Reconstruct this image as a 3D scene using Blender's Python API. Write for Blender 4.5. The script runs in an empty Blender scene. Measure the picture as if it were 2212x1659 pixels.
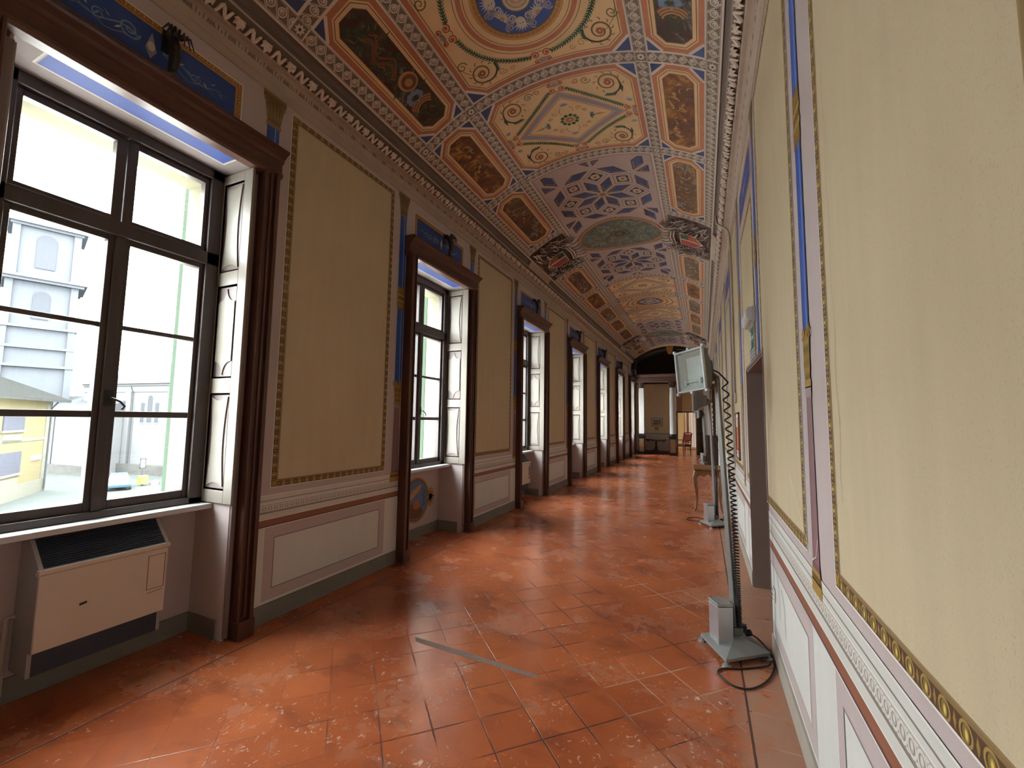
import bpy, math, random
from math import sin, cos, pi, sqrt, atan2, radians, asin, hypot
from mathutils import Vector, Matrix

random.seed(7)
SKY_HORIZON = 23
scene = bpy.context.scene
C = scene.collection

# ------------------------------------------------------------------ camera
def look(yaw, pitch, roll):
    cy, sy, cp, sp = cos(yaw), sin(yaw), cos(pitch), sin(pitch)
    f = Vector((-sy * cp, cy * cp, sp))
    r = Vector((cy, sy, 0))
    d = f.cross(r)
    r2 = cos(roll) * r + sin(roll) * d
    d2 = -sin(roll) * r + cos(roll) * d
    return Matrix((r2, -d2, -f)).transposed()

cam_data = bpy.data.cameras.new('camera')
cam_data.sensor_fit = 'HORIZONTAL'
cam_data.sensor_width = 36.0
cam_data.lens = 36.0 * 915 / 2212
cam_data.clip_start = 0.02
cam_data.clip_end = 600
cam = bpy.data.objects.new('camera', cam_data)
C.objects.link(cam)
cam.matrix_world = Matrix.Translation((0, 0, 1.55)) @ look(radians(24.27), radians(4.83), radians(-.80)).to_4x4()
scene.camera = cam

# ------------------------------------------------------------------ sky, exposure
world = bpy.data.worlds.new('overcast_sky')
scene.world = world
world.use_nodes = True
bg = world.node_tree.nodes['Background']
bg.inputs['Color'].default_value = (0.95, 0.975, 1.0, 1)
_nt = world.node_tree                 # overcast sky: zenith brighter than the horizon
_tc = _nt.nodes.new('ShaderNodeTexCoord')
_sp = _nt.nodes.new('ShaderNodeSeparateXYZ')
_nt.links.new(_tc.outputs['Generated'], _sp.inputs[0])
_mx = _nt.nodes.new('ShaderNodeMath')
_mx.operation = 'MAXIMUM'
_mx.inputs[1].default_value = 0
_nt.links.new(_sp.outputs['Z'], _mx.inputs[0])
_ma = _nt.nodes.new('ShaderNodeMath')
_ma.operation = 'MULTIPLY_ADD'
_ma.inputs[1].default_value = .8 * SKY_HORIZON
_ma.inputs[2].default_value = SKY_HORIZON
_nt.links.new(_mx.outputs[0], _ma.inputs[0])
_nt.links.new(_ma.outputs[0], bg.inputs['Strength'])
vs = scene.view_settings
vs.view_transform = 'Standard'
vs.look = 'None'
vs.gamma = 1
vs.use_curve_mapping = False
vs.exposure = 0.12
scene.cycles.max_bounces = 12
scene.cycles.diffuse_bounces = 7
scene.cycles.glossy_bounces = 4
scene.cycles.transparent_max_bounces = 12
scene.cycles.sample_clamp_indirect = 6
scene.cycles.caustics_reflective = False
scene.cycles.caustics_refractive = False
scene.cycles.use_denoising = True

# ------------------------------------------------------------------ the room in numbers (metres; camera stands over x=0, y=0)
XL, XR = -3.06, .406            # inner faces of the long walls
MX = (XL + XR) / 2
Y0, Y1 = -3.6, 21.4             # back wall, columned end
PIT = 3.19                      # bay length
WC = [1.36 + PIT * k for k in range(-1, 7)]      # window centres
PC = [2.915 + PIT * k for k in range(-2, 6)]     # centres of the wall panels between them
VR, VZ = 2.555, 2.458           # vault radius and centre height
XW = -3.44                      # window plane
HW = .61                        # half width of a window niche
ZS = 3.42                       # niche head

for k, yc in enumerate(WC):
    ld = bpy.data.lights.new('daylight_portal', 'AREA')
    ld.shape = 'RECTANGLE'
    ld.size, ld.size_y = 2.55, 1.22
    ld.cycles.is_portal = True
    lo = bpy.data.objects.new('daylight_portal', ld)
    lo.location = (-3.72, yc, 2.17)
    lo.rotation_euler = (0, radians(-90), 0)
    C.objects.link(lo)

# ------------------------------------------------------------------ mesh helpers
class MB:
    def __init__(s):
        s.v, s.f, s.m, s.uv = [], [], [], []

    def add(s, vs_, fs, mi=0, uvs=None):
        o = len(s.v)
        s.v += [tuple(p) for p in vs_]
        for i, f in enumerate(fs):
            s.f.append([o + a for a in f])
            s.m.append(mi)
            s.uv.append(uvs[i] if uvs else None)
        return s

    def box(s, x0, x1, y0, y1, z0, z1, mi=0, T=None):
        P = [(x, y, z) for z in (z0, z1) for y in (y0, y1) for x in (x0, x1)]
        if T:
            P = [T @ Vector(p) for p in P]
        return s.add(P, [(0, 2, 3, 1), (4, 5, 7, 6), (0, 1, 5, 4), (2, 6, 7, 3), (0, 4, 6, 2), (1, 3, 7, 5)], mi)

    def taper(s, a, b, z0, z1, mi=0, T=None):
        """box whose bottom is the rectangle a=(x0,x1,y0,y1) and whose top is b"""
        P = [(a[0], a[2], z0), (a[1], a[2], z0), (a[0], a[3], z0), (a[1], a[3], z0),
             (b[0], b[2], z1), (b[1], b[2], z1), (b[0], b[3], z1), (b[1], b[3], z1)]
        if T:
            P = [T @ Vector(p) for p in P]
        return s.add(P, [(0, 2, 3, 1), (4, 5, 7, 6), (0, 1, 5, 4), (2, 6, 7, 3), (0, 4, 6, 2), (1, 3, 7, 5)], mi)

    def prism(s, poly, c0, c1, fn, mi=0):
        """poly [(a,b)] extruded from c0 to c1; fn(a,b,c) -> xyz"""
        n = len(poly)
        P = [fn(a, b, c0) for a, b in poly] + [fn(a, b, c1) for a, b in poly]
        F = [tuple(range(n))[::-1], tuple(range(n, 2 * n))] + [(i, (i + 1) % n, n + (i + 1) % n, n + i) for i in range(n)]
        return s.add(P, F, mi)

    def sweep(s, prof, y0, y1, fn, mi=0, close=False):
        """open profile [(a,b)] drawn along c; fn(a,b,c)"""
        n = len(prof)
        P = [fn(a, b, y0) for a, b in prof] + [fn(a, b, y1) for a, b in prof]
        F = [(i, i + 1, n + i + 1, n + i) for i in range(n - 1)]
        if close:
            F.append((n - 1, 0, n, 2 * n - 1))
        return s.add(P, F, mi)

    def tube(s, path, r, n=8, mi=0, caps=True, flat=1.0):
        path = [Vector(p) for p in path]
        m = len(path)
        rs = r if isinstance(r, (list, tuple)) else [r] * m
        t0 = (path[1] - path[0]).normalized()
        nrm = t0.orthogonal().normalized()
        V = []
        for i, p in enumerate(path):
            t = (path[min(i + 1, m - 1)] - path[max(i - 1, 0)])
            t = t.normalized() if t.length > 1e-9 else t0
            nrm = (nrm - t * nrm.dot(t))
            nrm = nrm.normalized() if nrm.length > 1e-6 else t.orthogonal().normalized()
            b = t.cross(nrm)
            for k in range(n):
                a = 2 * pi * k / n
                V.append(p + rs[i] * (cos(a) * nrm + flat * sin(a) * b))
        F = [(i * n + k, i * n + (k + 1) % n, (i + 1) * n + (k + 1) % n, (i + 1) * n + k) for i in range(m - 1) for k in range(n)]
        if caps:
            F += [tuple(range(n))[::-1], tuple(range((m - 1) * n, m * n))]
        return s.add(V, F, mi)

    def lathe(s, prof, c=(0, 0, 0), n=20, mi=0, T=None, caps=True):
        """prof [(r,z)]"""
        V = []
        for r, z in prof:
            for k in range(n):
                a = 2 * pi * k / n
                V.append(Vector((c[0] + r * cos(a), c[1] + r * sin(a), c[2] + z)))
        if T:
            V = [T @ p for p in V]
        m = len(prof)
        F = [(i * n + k, i * n + (k + 1) % n, (i + 1) * n + (k + 1) % n, (i + 1) * n + k) for i in range(m - 1) for k in range(n)]
        if caps:
            F += [tuple(range(n))[::-1], tuple(range((m - 1) * n, m * n))]
        return s.add(V, F, mi)

    def loft(s, rings, mi=0, caps=True):
        n = len(rings[0])
        V = [p for r in rings for p in r]
        m = len(rings)
        F = [(i * n + k, i * n + (k + 1) % n, (i + 1) * n + (k + 1) % n, (i + 1) * n + k) for i in range(m - 1) for k in range(n)]
        if caps:
            F += [tuple(range(n))[::-1], tuple(range((m - 1) * n, m * n))]
        return s.add(V, F, mi)

    def build(s, name, mats, parent=None, smooth=False, bevel=0, loc=None, rotz=0):
        me = bpy.data.meshes.new(name)
        me.from_pydata(s.v, [], s.f)
        mats = mats if isinstance(mats, (list, tuple)) else [mats]
        for m in mats:
            me.materials.append(m)
        me.polygons.foreach_set('material_index', s.m)
        if any(u is not None for u in s.uv):
            uvl = me.uv_layers.new(name='UVMap')
            flat = []
            for f, u in zip(s.f, s.uv):
                for i in range(len(f)):
                    flat += list(u[i]) if u is not None else [0, 0]
            uvl.data.foreach_set('uv', flat)
        if smooth:
            me.polygons.foreach_set('use_smooth', [True] * len(s.f))
        me.update()
        o = bpy.data.objects.new(name, me)
        C.objects.link(o)
        if smooth and smooth != 'all':
            try:
                me.set_sharp_from_angle(angle=radians(38))
            except Exception:
                pass
        if bevel:
            b = o.modifiers.new('soft_edge', 'BEVEL')
            b.width, b.segments, b.limit_method, b.angle_limit = bevel, 2, 'ANGLE', radians(40)
        if parent:
            o.parent = parent
        if loc:
            o.location = loc
        o.rotation_euler.z = rotz
        return o


def tag(o, label=None, cat=None, group=None, kind=None):
    for k, v in (('label', label), ('category', cat), ('group', group), ('kind', kind)):
        if v:
            o[k] = v
    return o


def thing(name, label, cat, loc=(0, 0, 0), rotz=0, group=None):
    o = bpy.data.objects.new(name, None)
    o.empty_display_size = .1
    C.objects.link(o)
    o.location = loc
    o.rotation_euler.z = rotz
    return tag(o, label, cat, group)


def struct(name, loc=(0, 0, 0)):
    o = bpy.data.objects.new(name, None)
    C.objects.link(o)
    o.location = loc
    o['kind'] = 'structure'
    return o


def dup(root, loc, rotz, label, group=None):
    r = root.copy()
    C.objects.link(r)
    r.location = loc
    r.rotation_euler.z = rotz
    r['label'] = label
    if group:
        r['group'] = group
    for ch in list(root.children):
        c = ch.copy()
        C.objects.link(c)
        c.parent = r
        for g in list(ch.children):
            d = g.copy()
            C.objects.link(d)
            d.parent = c
    return r


def RT(x, y, z, rz=0, rx=0, ry=0):
    return Matrix.Translation((x, y, z)) @ Matrix.Rotation(rz, 4, 'Z') @ Matrix.Rotation(rx, 4, 'X') @ Matrix.Rotation(ry, 4, 'Y')


# ------------------------------------------------------------------ node expressions
class E:
    def __init__(s, nt, k):
        s.nt, s.k = nt, k

    def op(s, o, b=None, c=None, clamp=False):
        n = s.nt.nodes.new('ShaderNodeMath')
        n.operation = o
        n.use_clamp = clamp
        for i, x in enumerate((s, b, c)):
            if x is None:
                continue
            if isinstance(x, E):
                s.nt.links.new(x.k, n.inputs[i])
            else:
                n.inputs[i].default_value = x
        return E(s.nt, n.outputs[0])

    def __add__(s, o): return s.op('ADD', o)
    __radd__ = __add__
    def __sub__(s, o): return s.op('SUBTRACT', o)
    def __rsub__(s, o): return (s * -1) + o
    def __mul__(s, o): return s.op('MULTIPLY', o)
    __rmul__ = __mul__
    def __truediv__(s, o): return s.op('DIVIDE', o)
    def mod(s, p): return s.op('FLOORED_MODULO', p)
    def abs(s): return s.op('ABSOLUTE')
    def sin(s): return s.op('SINE')
    def sqrt(s): return s.op('SQRT')
    def floor(s): return s.op('FLOOR')
    def min(s, o): return s.op('MINIMUM', o)
    def max(s, o): return s.op('MAXIMUM', o)
    def lt(s, e, soft=.001): return ((s - e) * (-1 / soft)).op('ADD', .5, clamp=True)
    def gt(s, e, soft=.001): return ((s - e) * (1 / soft)).op('ADD', .5, clamp=True)
    def band(s, a, b, soft=.001): return s.gt(a, soft) * s.lt(b, soft)


def c4(c):
    return (c[0], c[1], c[2], 1)


class PM:
    """a material under construction"""
    def __init__(s, name):
        s.mat = bpy.data.materials.new(name)
        s.mat.use_nodes = True
        s.nt = s.mat.node_tree
        s.b = s.nt.nodes['Principled BSDF']
        s._p = s._uv = None

    def uv(s):
        n = s.nt.nodes.new('ShaderNodeUVMap')
        x = s.nt.nodes.new('ShaderNodeSeparateXYZ')
        s.nt.links.new(n.outputs[0], x.inputs[0])
        return E(s.nt, x.outputs[0]), E(s.nt, x.outputs[1])

    def pos(s):
        n = s.nt.nodes.new('ShaderNodeNewGeometry')
        s._p = n.outputs['Position']
        x = s.nt.nodes.new('ShaderNodeSeparateXYZ')
        s.nt.links.new(s._p, x.inputs[0])
        return [E(s.nt, x.outputs[i]) for i in range(3)]

    def vec(s, x, y, z):
        n = s.nt.nodes.new('ShaderNodeCombineXYZ')
        for i, k in enumerate((x, y, z)):
            if isinstance(k, E):
                s.nt.links.new(k.k, n.inputs[i])
            else:
                n.inputs[i].default_value = k
        return n.outputs[0]

    def noise(s, scale, detail=3, vec=None, rough=.55, dist=0):
        n = s.nt.nodes.new('ShaderNodeTexNoise')
        n.inputs['Scale'].default_value = scale
        n.inputs['Detail'].default_value = detail
        n.inputs['Roughness'].default_value = rough
        n.inputs['Distortion'].default_value = dist
        if vec is None:
            if s._p is None:
                s.pos()
            vec = s._p
        s.nt.links.new(vec, n.inputs['Vector'])
        return E(s.nt, n.outputs[0])

    def white(s, vec):
        n = s.nt.nodes.new('ShaderNodeTexWhiteNoise')
        s.nt.links.new(vec, n.inputs['Vector'])
        return E(s.nt, n.outputs[0])

    def mix(s, f, a, b, mode='MIX'):
        n = s.nt.nodes.new('ShaderNodeMix')
        n.data_type = 'RGBA'
        n.blend_type = mode
        n.clamp_factor = True
        for i, x in ((0, f), (6, a), (7, b)):
            if isinstance(x, E):
                s.nt.links.new(x.k, n.inputs[i])
            elif isinstance(x, (tuple, list)):
                n.inputs[i].default_value = c4(x)
            elif isinstance(x, (int, float)):
                n.inputs[i].default_value = x
            else:
                s.nt.links.new(x, n.inputs[i])
        return n.outputs[2]

    def bump(s, h, strength=.3, dist=.01):
        n = s.nt.nodes.new('ShaderNodeBump')
        n.inputs['Strength'].default_value = strength
        n.inputs['Distance'].default_value = dist
        s.nt.links.new(h.k, n.inputs['Height'])
        s.nt.links.new(n.outputs[0], s.b.inputs['Normal'])

    def done(s, col, rough=.7, metal=0, spec=None):
        i = s.b.inputs['Base Color']
        if isinstance(col, (tuple, list)):
            i.default_value = c4(col)
        else:
            s.nt.links.new(col, i)
        r = s.b.inputs['Roughness']
        if isinstance(rough, E):
            s.nt.links.new(rough.k, r)
        else:
            r.default_value = rough
        s.b.inputs['Metallic'].default_value = metal
        if spec is not None:
            s.b.inputs['Specular IOR Level'].default_value = spec
        return s.mat


def dirty(p, col, amt=.25, scale=6):
    """multiply a colour by a soft cloud of wear"""
    n = p.noise(scale, 4)
    return p.mix(1.0, col, p.mix(n, (1 - amt,) * 3, (1 + amt * .6,) * 3), 'MULTIPLY')


def plain(name, col, rough=.6, metal=0, amt=.15, scale=8, bump=0, bscale=60, spec=None):
    p = PM(name)
    c = dirty(p, col, amt, scale) if amt else col
    if bump:
        p.bump(p.noise(bscale, 3), bump, .004)
    return p.done(c, rough, metal, spec)

# ------------------------------------------------------------------ materials
STONE, SDARK, SMID = (.70, .63, .54), (.085, .06, .04), (.30, .25, .195)
OCHRE, TERRA, MAUVE = (.74, .52, .28), (.44, .165, .085), (.48, .37, .335)
BLUE = (.045, .06, .155)


def guilloche(name, p_, w, light, dark, mid, flat=False):
    """interlaced wave with an eye in every loop; u along, v across, both in metres"""
    p = PM(name)
    u, v = p.uv()
    x = u.mod(p_) - p_ / 2
    r = (x * x * (1.15 if not flat else 1) + v * v).sqrt()
    col = p.mix(p.noise(25, 2), dark, tuple(a * 1.5 for a in dark))
    xg = (u + p_ / 2).mod(p_) - p_ / 2
    wave = (xg * (pi / p_)).sin() * (w * .9)
    d = (v - wave).abs()
    col = p.mix(d.lt(.0085, .002), col, light)
    col = p.mix(d.lt(.0018, .0012), col, mid)
    col = p.mix(r.lt(w * .80, .002), col, dark)
    col = p.mix(r.lt(w * .72, .002), col, light)
    col = p.mix(r.lt(w * .53, .002), col, dark)
    col = p.mix(r.lt(w * .46, .002), col, mid)
    rr = ((x + w * .1) * (x + w * .1) + (v + w * .1) * (v + w * .1)).sqrt()
    col = p.mix(rr.lt(w * .3, .006), col, light)
    col = p.mix(r.lt(w * .1, .002), col, SDARK)
    return p.done(dirty(p, col, .2, 9), .8)


def coins(name, p_, w, light, dark, mid):
    """overlapping rings, as on the painted chair rail"""
    p = PM(name)
    u, v = p.uv()
    x = u.mod(p_) - p_ / 2
    r = (x * x + v * v).sqrt()
    x2 = (u + p_ / 2).mod(p_) - p_ / 2
    r2 = (x2 * x2 + v * v).sqrt()
    col = p.mix(v.gt(0, .02), dark, mid)
    col = p.mix(r2.band(w * .62, w * .97, .003), col, light)
    col = p.mix(r.lt(w * 1.0, .002), col, dark)
    col = p.mix(r.lt(w * .95, .003), col, light)
    col = p.mix(r.lt(w * .62, .002), col, dark)
    e = (x * x * 1.8 + v * v).sqrt()
    col = p.mix(e.lt(w * .52, .003), col, mid)
    col = p.mix((e + v * -.3).lt(w * .33, .006), col, light)
    return p.done(col, .75)


def eggs(name, p_, w, gold, dark, hi, plainc):
    """egg and dart painted along a frame; v runs from the wall side (-w/2) to the panel side (w/2)"""
    p = PM(name)
    u, v = p.uv()
    x = u.mod(p_) - p_ / 2
    vv = v + w * .16
    col = p.mix(p.noise(30, 2), dark, tuple(a * 1.7 for a in dark))
    xd = (u + p_ / 2).mod(p_) - p_ / 2
    dart = xd.abs() * 1.6 + (vv - w * .02).abs() * .55
    col = p.mix(dart.lt(w * .17, .003), col, tuple(a * .8 for a in gold))
    e = (x * x + vv * vv * 1.05).sqrt()
    col = p.mix(e.lt(w * .40, .002), col, dark)
    col = p.mix(e.band(w * .30, w * .40, .002), col, gold)
    e2 = (x * x * 2.2 + vv * vv * .95).sqrt()
    col = p.mix(e2.lt(w * .29, .003), col, tuple(a * .62 for a in gold))
    e3 = ((x + w * .03) * (x + w * .03) * 3.4 + (vv + w * .03) * (vv + w * .03)).sqrt()
    col = p.mix(e3.lt(w * .15, .008), col, hi)
    col = p.mix(v.gt(w * .24, .002), col, plainc)
    col = p.mix(v.gt(w * .44, .004), col, tuple(a * 1.35 for a in plainc))
    col = p.mix(v.lt(-w * .47, .002), col, tuple(a * .5 for a in dark))
    return p.done(col, .6)


def plaster(name, col, streak=.12, bump=.25):
    p = PM(name)
    X, Y, Z = p.pos()
    n1 = p.noise(1.3, 4)
    n2 = p.noise(9, 4)
    ns = p.noise(4, 3, p.vec(X, Y * 3, Z * .35))
    c = p.mix(n1, tuple(a * .9 for a in col), tuple(min(1, a * 1.08) for a in col))
    c = p.mix(1.0, c, p.mix(ns, (1 - streak,) * 3, (1 + streak * .4,) * 3), 'MULTIPLY')
    speck = p.noise(190, 3, p.vec(X, Y, Z * .8), .7).lt(.40, .05)
    c = p.mix(speck * n2 * .55, c, tuple(a * .62 for a in col))
    p.bump(p.noise(170, 4, rough=.7) + n2 * .4, bump * 1.5, .004)
    return p.done(c, .85, spec=.3)


m_guil = guilloche('painted_guilloche', .093, .050, STONE, (.135, .10, .07), (.33, .275, .22))
m_guil_far = m_guil
m_coin = coins('painted_ring_moulding', .048, .026, (.62, .61, .56), (.25, .21, .17), (.42, .39, .34))
m_egg = eggs('painted_egg_and_dart', .073, .056, (.36, .245, .065), (.065, .032, .015), (.72, .55, .12), (.235, .155, .065))
m_egg_gold = eggs('painted_gold_eggs', .045, .05, (.45, .22, .05), (.16, .06, .02), (.62, .36, .09), (.42, .20, .05))
m_wallpanel = plaster('ochre_plaster', (.565, .475, .315))
m_mauve = plaster('mauve_plaster', (.50, .425, .41), .06, .12)
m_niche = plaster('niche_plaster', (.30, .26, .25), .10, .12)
m_white = plaster('white_plaster', (.64, .65, .61), .05, .1)
m_line_white = plain('white_line', (.75, .73, .68), .7, amt=.05)
m_line_dark = plain('grey_line', (.22, .19, .18), .7, amt=.05)
m_redline = plain('red_brown_moulding', (.26, .10, .055), .6)
m_beige = plain('pale_skirting', (.40, .355, .30), .75, amt=.3, scale=5)
m_capital = plain('paint_capital', (.235, .165, .085), .7, amt=.3, scale=40)
m_relmid = plain('paint_relief_light', (.30, .30, .235), .8, amt=.3, scale=30)
m_flower = plain('paint_flower_ground', (.17, .125, .09), .8, amt=.2)
m_grey = plain('grey_skirting', (.20, .185, .155), .65, amt=.3, scale=4)
m_palegreen = plain('pale_moulding', (.60, .60, .55), .7, amt=.08)
m_stone = plain('ceiling_stone', STONE, .8, amt=.2)
m_ochre = plain('ceiling_ochre', OCHRE, .8, amt=.22, scale=5)
m_terra = plain('ceiling_terracotta', TERRA, .8, amt=.25, scale=12)
m_cmauve = plain('ceiling_mauve', MAUVE, .8, amt=.15, scale=5)
m_blue = plain('ceiling_blue', BLUE, .75, amt=.25, scale=14)
m_pblue = plain('panel_blue', (.03, .07, .26), .7, amt=.35, scale=6)
m_brightblue = plain('soffit_blue', (.022, .05, .22), .7, amt=.1)
m_dkbrown = plain('paint_dark_brown', (.055, .022, .012), .8, amt=.3)
m_line = plain('paint_brown_line', (.17, .065, .03), .8)
m_rededge = plain('paint_red', (.31, .07, .035), .8)
m_green = plain('paint_green', (.028, .085, .045), .8, amt=.4, scale=40)
m_olive = plain('paint_olive', (.16, .13, .045), .8, amt=.3, scale=30)
m_lilac = plain('paint_lilac', (.30, .27, .32), .8)
m_tan = plain('paint_tan', (.46, .25, .10), .8, amt=.3, scale=30)
m_pale = plain('paint_pale', (.60, .53, .42), .8, amt=.3, scale=30)
m_bluepale = plain('paint_pale_blue', (.20, .28, .42), .8, amt=.3, scale=30)
m_gold = plain('paint_gold', (.37, .235, .05), .55, amt=.3, scale=40)
m_golddk = plain('paint_gold_shadow', (.16, .085, .02), .6, amt=.3, scale=40)
m_plum = plain('paint_plum', (.20, .095, .105), .6, amt=.2)
m_plumdk = plain('paint_plum_shadow', (.10, .045, .055), .6)
m_plumhi = plain('paint_plum_light', (.36, .26, .27), .6)
m_cove = plain('cove_brown', (.16, .125, .105), .85, amt=.25, scale=3)
m_cornice = plain('cornice_cream', (.43, .35, .275), .8, amt=.2, scale=5)
m_leafground = plain('cornice_brown_ground', (.13, .095, .07), .85, amt=.2)  # dark brown ground behind the pale leaves
m_leaf = plain('cornice_leaf', (.74, .65, .55), .75, amt=.3, scale=20)
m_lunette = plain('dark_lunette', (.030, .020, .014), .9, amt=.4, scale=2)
m_entab = plain('entablature_brown', (.105, .052, .037), .75, amt=.25, scale=4)


def figures(name, base, c1, c2, c3, sc):
    """a dim figure painting: drapery-like swirls over a dark ground"""
    p = PM(name)
    X, Y, Z = p.pos()
    n = p.noise(sc, 5, rough=.6, dist=1.6)
    m = p.noise(sc * .6, 3, dist=.8)
    k = p.noise(sc * 2.6, 3, dist=2.2)
    c = p.mix(n.gt(.50, .12), base, c1)
    c = p.mix(n.gt(.60, .07), c, c2)
    c = p.mix(m.gt(.60, .05) * k.gt(.5, .1), c, c3)
    c = p.mix(k.lt(.38, .06), c, tuple(a * .5 for a in base))
    return p.done(c, .75)


m_fig = [figures('painting_trophy', (.055, .018, .014), (.035, .045, .022), (.13, .05, .028), (.16, .16, .15), 6),
         figures('painting_gold_figures', (.105, .034, .017), (.22, .085, .024), (.40, .19, .05), (.34, .15, .04), 4),
         figures('painting_brown_trophy', (.095, .045, .022), (.17, .08, .028), (.33, .18, .06), (.26, .26, .26), 5),
         figures('painting_grey_trophy', (.10, .055, .032), (.16, .10, .055), (.26, .17, .09), (.34, .30, .28), 5)]
m_relief_green = figures('painting_green_relief', (.085, .095, .07), (.15, .16, .125), (.25, .255, .20), (.04, .04, .027), 9)


def col_blue():
    p = PM('painted_blue_shaft')
    u, v = p.uv()
    c = p.mix(v.gt(-.9, .9), (.012, .03, .12), (.022, .082, .37))
    c = p.mix(v.band(.30, .42, .12), c, (.42, .52, .75))
    c = p.mix(v.gt(.82, .2), c, (.05, .09, .26))
    return p.done(dirty(p, c, .15, 20), .5)


def col_plum():
    p = PM('painted_plum_shaft')
    u, v = p.uv()
    x = (v * 3.5).mod(1.0) - .5
    c = p.mix(v.gt(-.6, 1.2), (.085, .036, .042), (.24, .125, .13))
    c = p.mix(x.abs().lt(.17, .1), c, (.33, .22, .23))
    c = p.mix((x - .28).abs().lt(.08, .06), c, (.07, .03, .035))
    return p.done(c, .55)


m_shaft, m_flute = col_blue(), col_plum()


def scallop():
    p = PM('painted_scallop_frieze')
    u, v = p.uv()
    P = .145
    x = u.mod(P) - P / 2
    r = (x * x * 1.1 + (v - .045) * (v - .045)).sqrt()
    base = (.43, .355, .295)
    c = p.mix(r.band(.052, .068, .004) * v.lt(.045, .01), base, (.17, .12, .085))
    an = (x * 130).sin().abs()
    c = p.mix(r.band(.012, .048, .004) * an.lt(.45, .2) * v.lt(.05, .01), c, (.15, .105, .075))
    x2 = (u + P / 2).mod(P) - P / 2
    c = p.mix((x2.abs() + (v - .01).abs() * .35).lt(.014, .003), c, (.17, .12, .08))
    return p.done(dirty(p, c, .15, 8), .8)


m_scallop = scallop()


def wood(name, a, b, rough=.35, sx=1.0, axis='z'):
    p = PM(name)
    X, Y, Z = p.pos()
    v = {'z': p.vec(X * 22, Y * 22, Z * 1.6), 'y': p.vec(X * 22, Y * 1.6, Z * 22), 'x': p.vec(X * 1.6, Y * 22, Z * 22)}[axis]
    n = p.noise(1.0, 4, v, .6, .6)
    c = p.mix(n.gt(.30, .5), a, b)
    c = dirty(p, c, .3, 2.5)
    p.bump(n, .08, .002)
    return p.done(c, rough)


m_casing = wood('dark_walnut', (.030, .012, .008), (.085, .032, .019), .38)
m_lintel = wood('dark_walnut_lintel', (.030, .012, .008), (.085, .032, .019), .4, axis='y')
m_sash = wood('dark_sash_wood', (.030, .020, .018), (.055, .038, .034), .45)
m_cream = plain('cream_paint', (.25, .222, .182), .42, amt=.10, scale=5)
m_creampink = plain('cream_recess', (.195, .152, .145), .5, amt=.1)
m_tablewood = wood('honey_walnut', (.11, .042, .016), (.24, .10, .038), .32, axis='y')
m_darkwood = wood('mahogany', (.030, .012, .008), (.075, .028, .016), .3)
m_sill = plain('sill_stone', (.55, .57, .58), .5, amt=.12)
m_black = plain('black_rubber', (.012, .012, .013), .5, amt=0)
m_blackgloss = plain('black_lacquer', (.014, .013, .015), .3, amt=.2)
m_iron = plain('black_iron', (.02, .018, .017), .45, metal=.4, amt=.2)
m_brass = plain('brass', (.55, .38, .14), .3, metal=1, amt=.2)
m_steel = plain('grey_enamel', (.30, .31, .30), .4, metal=.2, amt=.15, scale=14)
m_steeldk = plain('dark_grey_enamel', (.16, .155, .14), .45, metal=.2, amt=.15)
m_alu = plain('brushed_aluminium', (.55, .57, .60), .32, metal=.75, amt=.12, scale=20)
m_chrome = plain('bright_metal', (.75, .75, .76), .2, metal=1, amt=0)
m_reflector = plain('hammered_reflector', (.82, .86, .84), .4, metal=.1, amt=.25, scale=60, bump=.5, bscale=180)
m_radwhite = plain('warm_white_enamel', (.62, .55, .46), .45, amt=.06)
m_radgrille = plain('navy_grille', (.022, .035, .06), .5, amt=.2)
m_slot = plain('dark_slot', (.02, .014, .012), .7, amt=0)
m_sign = plain('sign_green', (.01, .14, .075), .35, amt=0)
m_signwhite = plain('sign_white', (.78, .80, .78), .4, amt=0)
m_signblue = plain('sign_blue_grey', (.22, .27, .36), .4, amt=0)
m_plastic = plain('grey_plastic', (.42, .42, .42), .35, amt=.1)
m_diffuser = plain('pale_diffuser', (.66, .66, .64), .3, amt=.1)
m_conduit = plain('ivory_conduit', (.50, .43, .34), .5, amt=.15)
m_paper = plain('white_paper', (.75, .74, .72), .7, amt=.04)
m_posterred = plain('poster_red', (.33, .035, .032), .6, amt=.3)
m_redseat = plain('red_velvet', (.30, .025, .018), .8, amt=.25)
m_frame = plain('grey_gilt_frame', (.25, .21, .16), .5, amt=.2)
m_endcream = plaster('end_wall_cream', (.80, .68, .43), .06, .1)
m_tanboard = plain('tan_board', (.45, .26, .09), .6, amt=.1)
m_door = plain('olive_brown_door', (.21, .165, .10), .5, amt=.15)
m_curtain = plain('white_curtain', (.80, .80, .76), .8, amt=.1)
m_yellowroom = plaster('far_room_yellow', (.64, .50, .26), .06, .1)


def glass():
    p = PM('window_glass')
    nt = p.nt
    nt.nodes.remove(p.b)
    out = [n for n in nt.nodes if n.type == 'OUTPUT_MATERIAL'][0]
    t = nt.nodes.new('ShaderNodeBsdfTransparent')
    t.inputs[0].default_value = (.93, .955, .95, 1)
    g = nt.nodes.new('ShaderNodeBsdfGlossy')
    g.inputs['Roughness'].default_value = .02
    lw = nt.nodes.new('ShaderNodeLayerWeight')
    lw.inputs[0].default_value = .5
    q = E(nt, lw.outputs['Facing'])
    f = (q * q * q * q * .35 + .03).k.node
    m = nt.nodes.new('ShaderNodeMixShader')
    nt.links.new(f.outputs[0], m.inputs[0])
    nt.links.new(t.outputs[0], m.inputs[1])
    nt.links.new(g.outputs[0], m.inputs[2])
    nt.links.new(m.outputs[0], out.inputs['Surface'])
    return p.mat


m_glass = glass()


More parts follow.
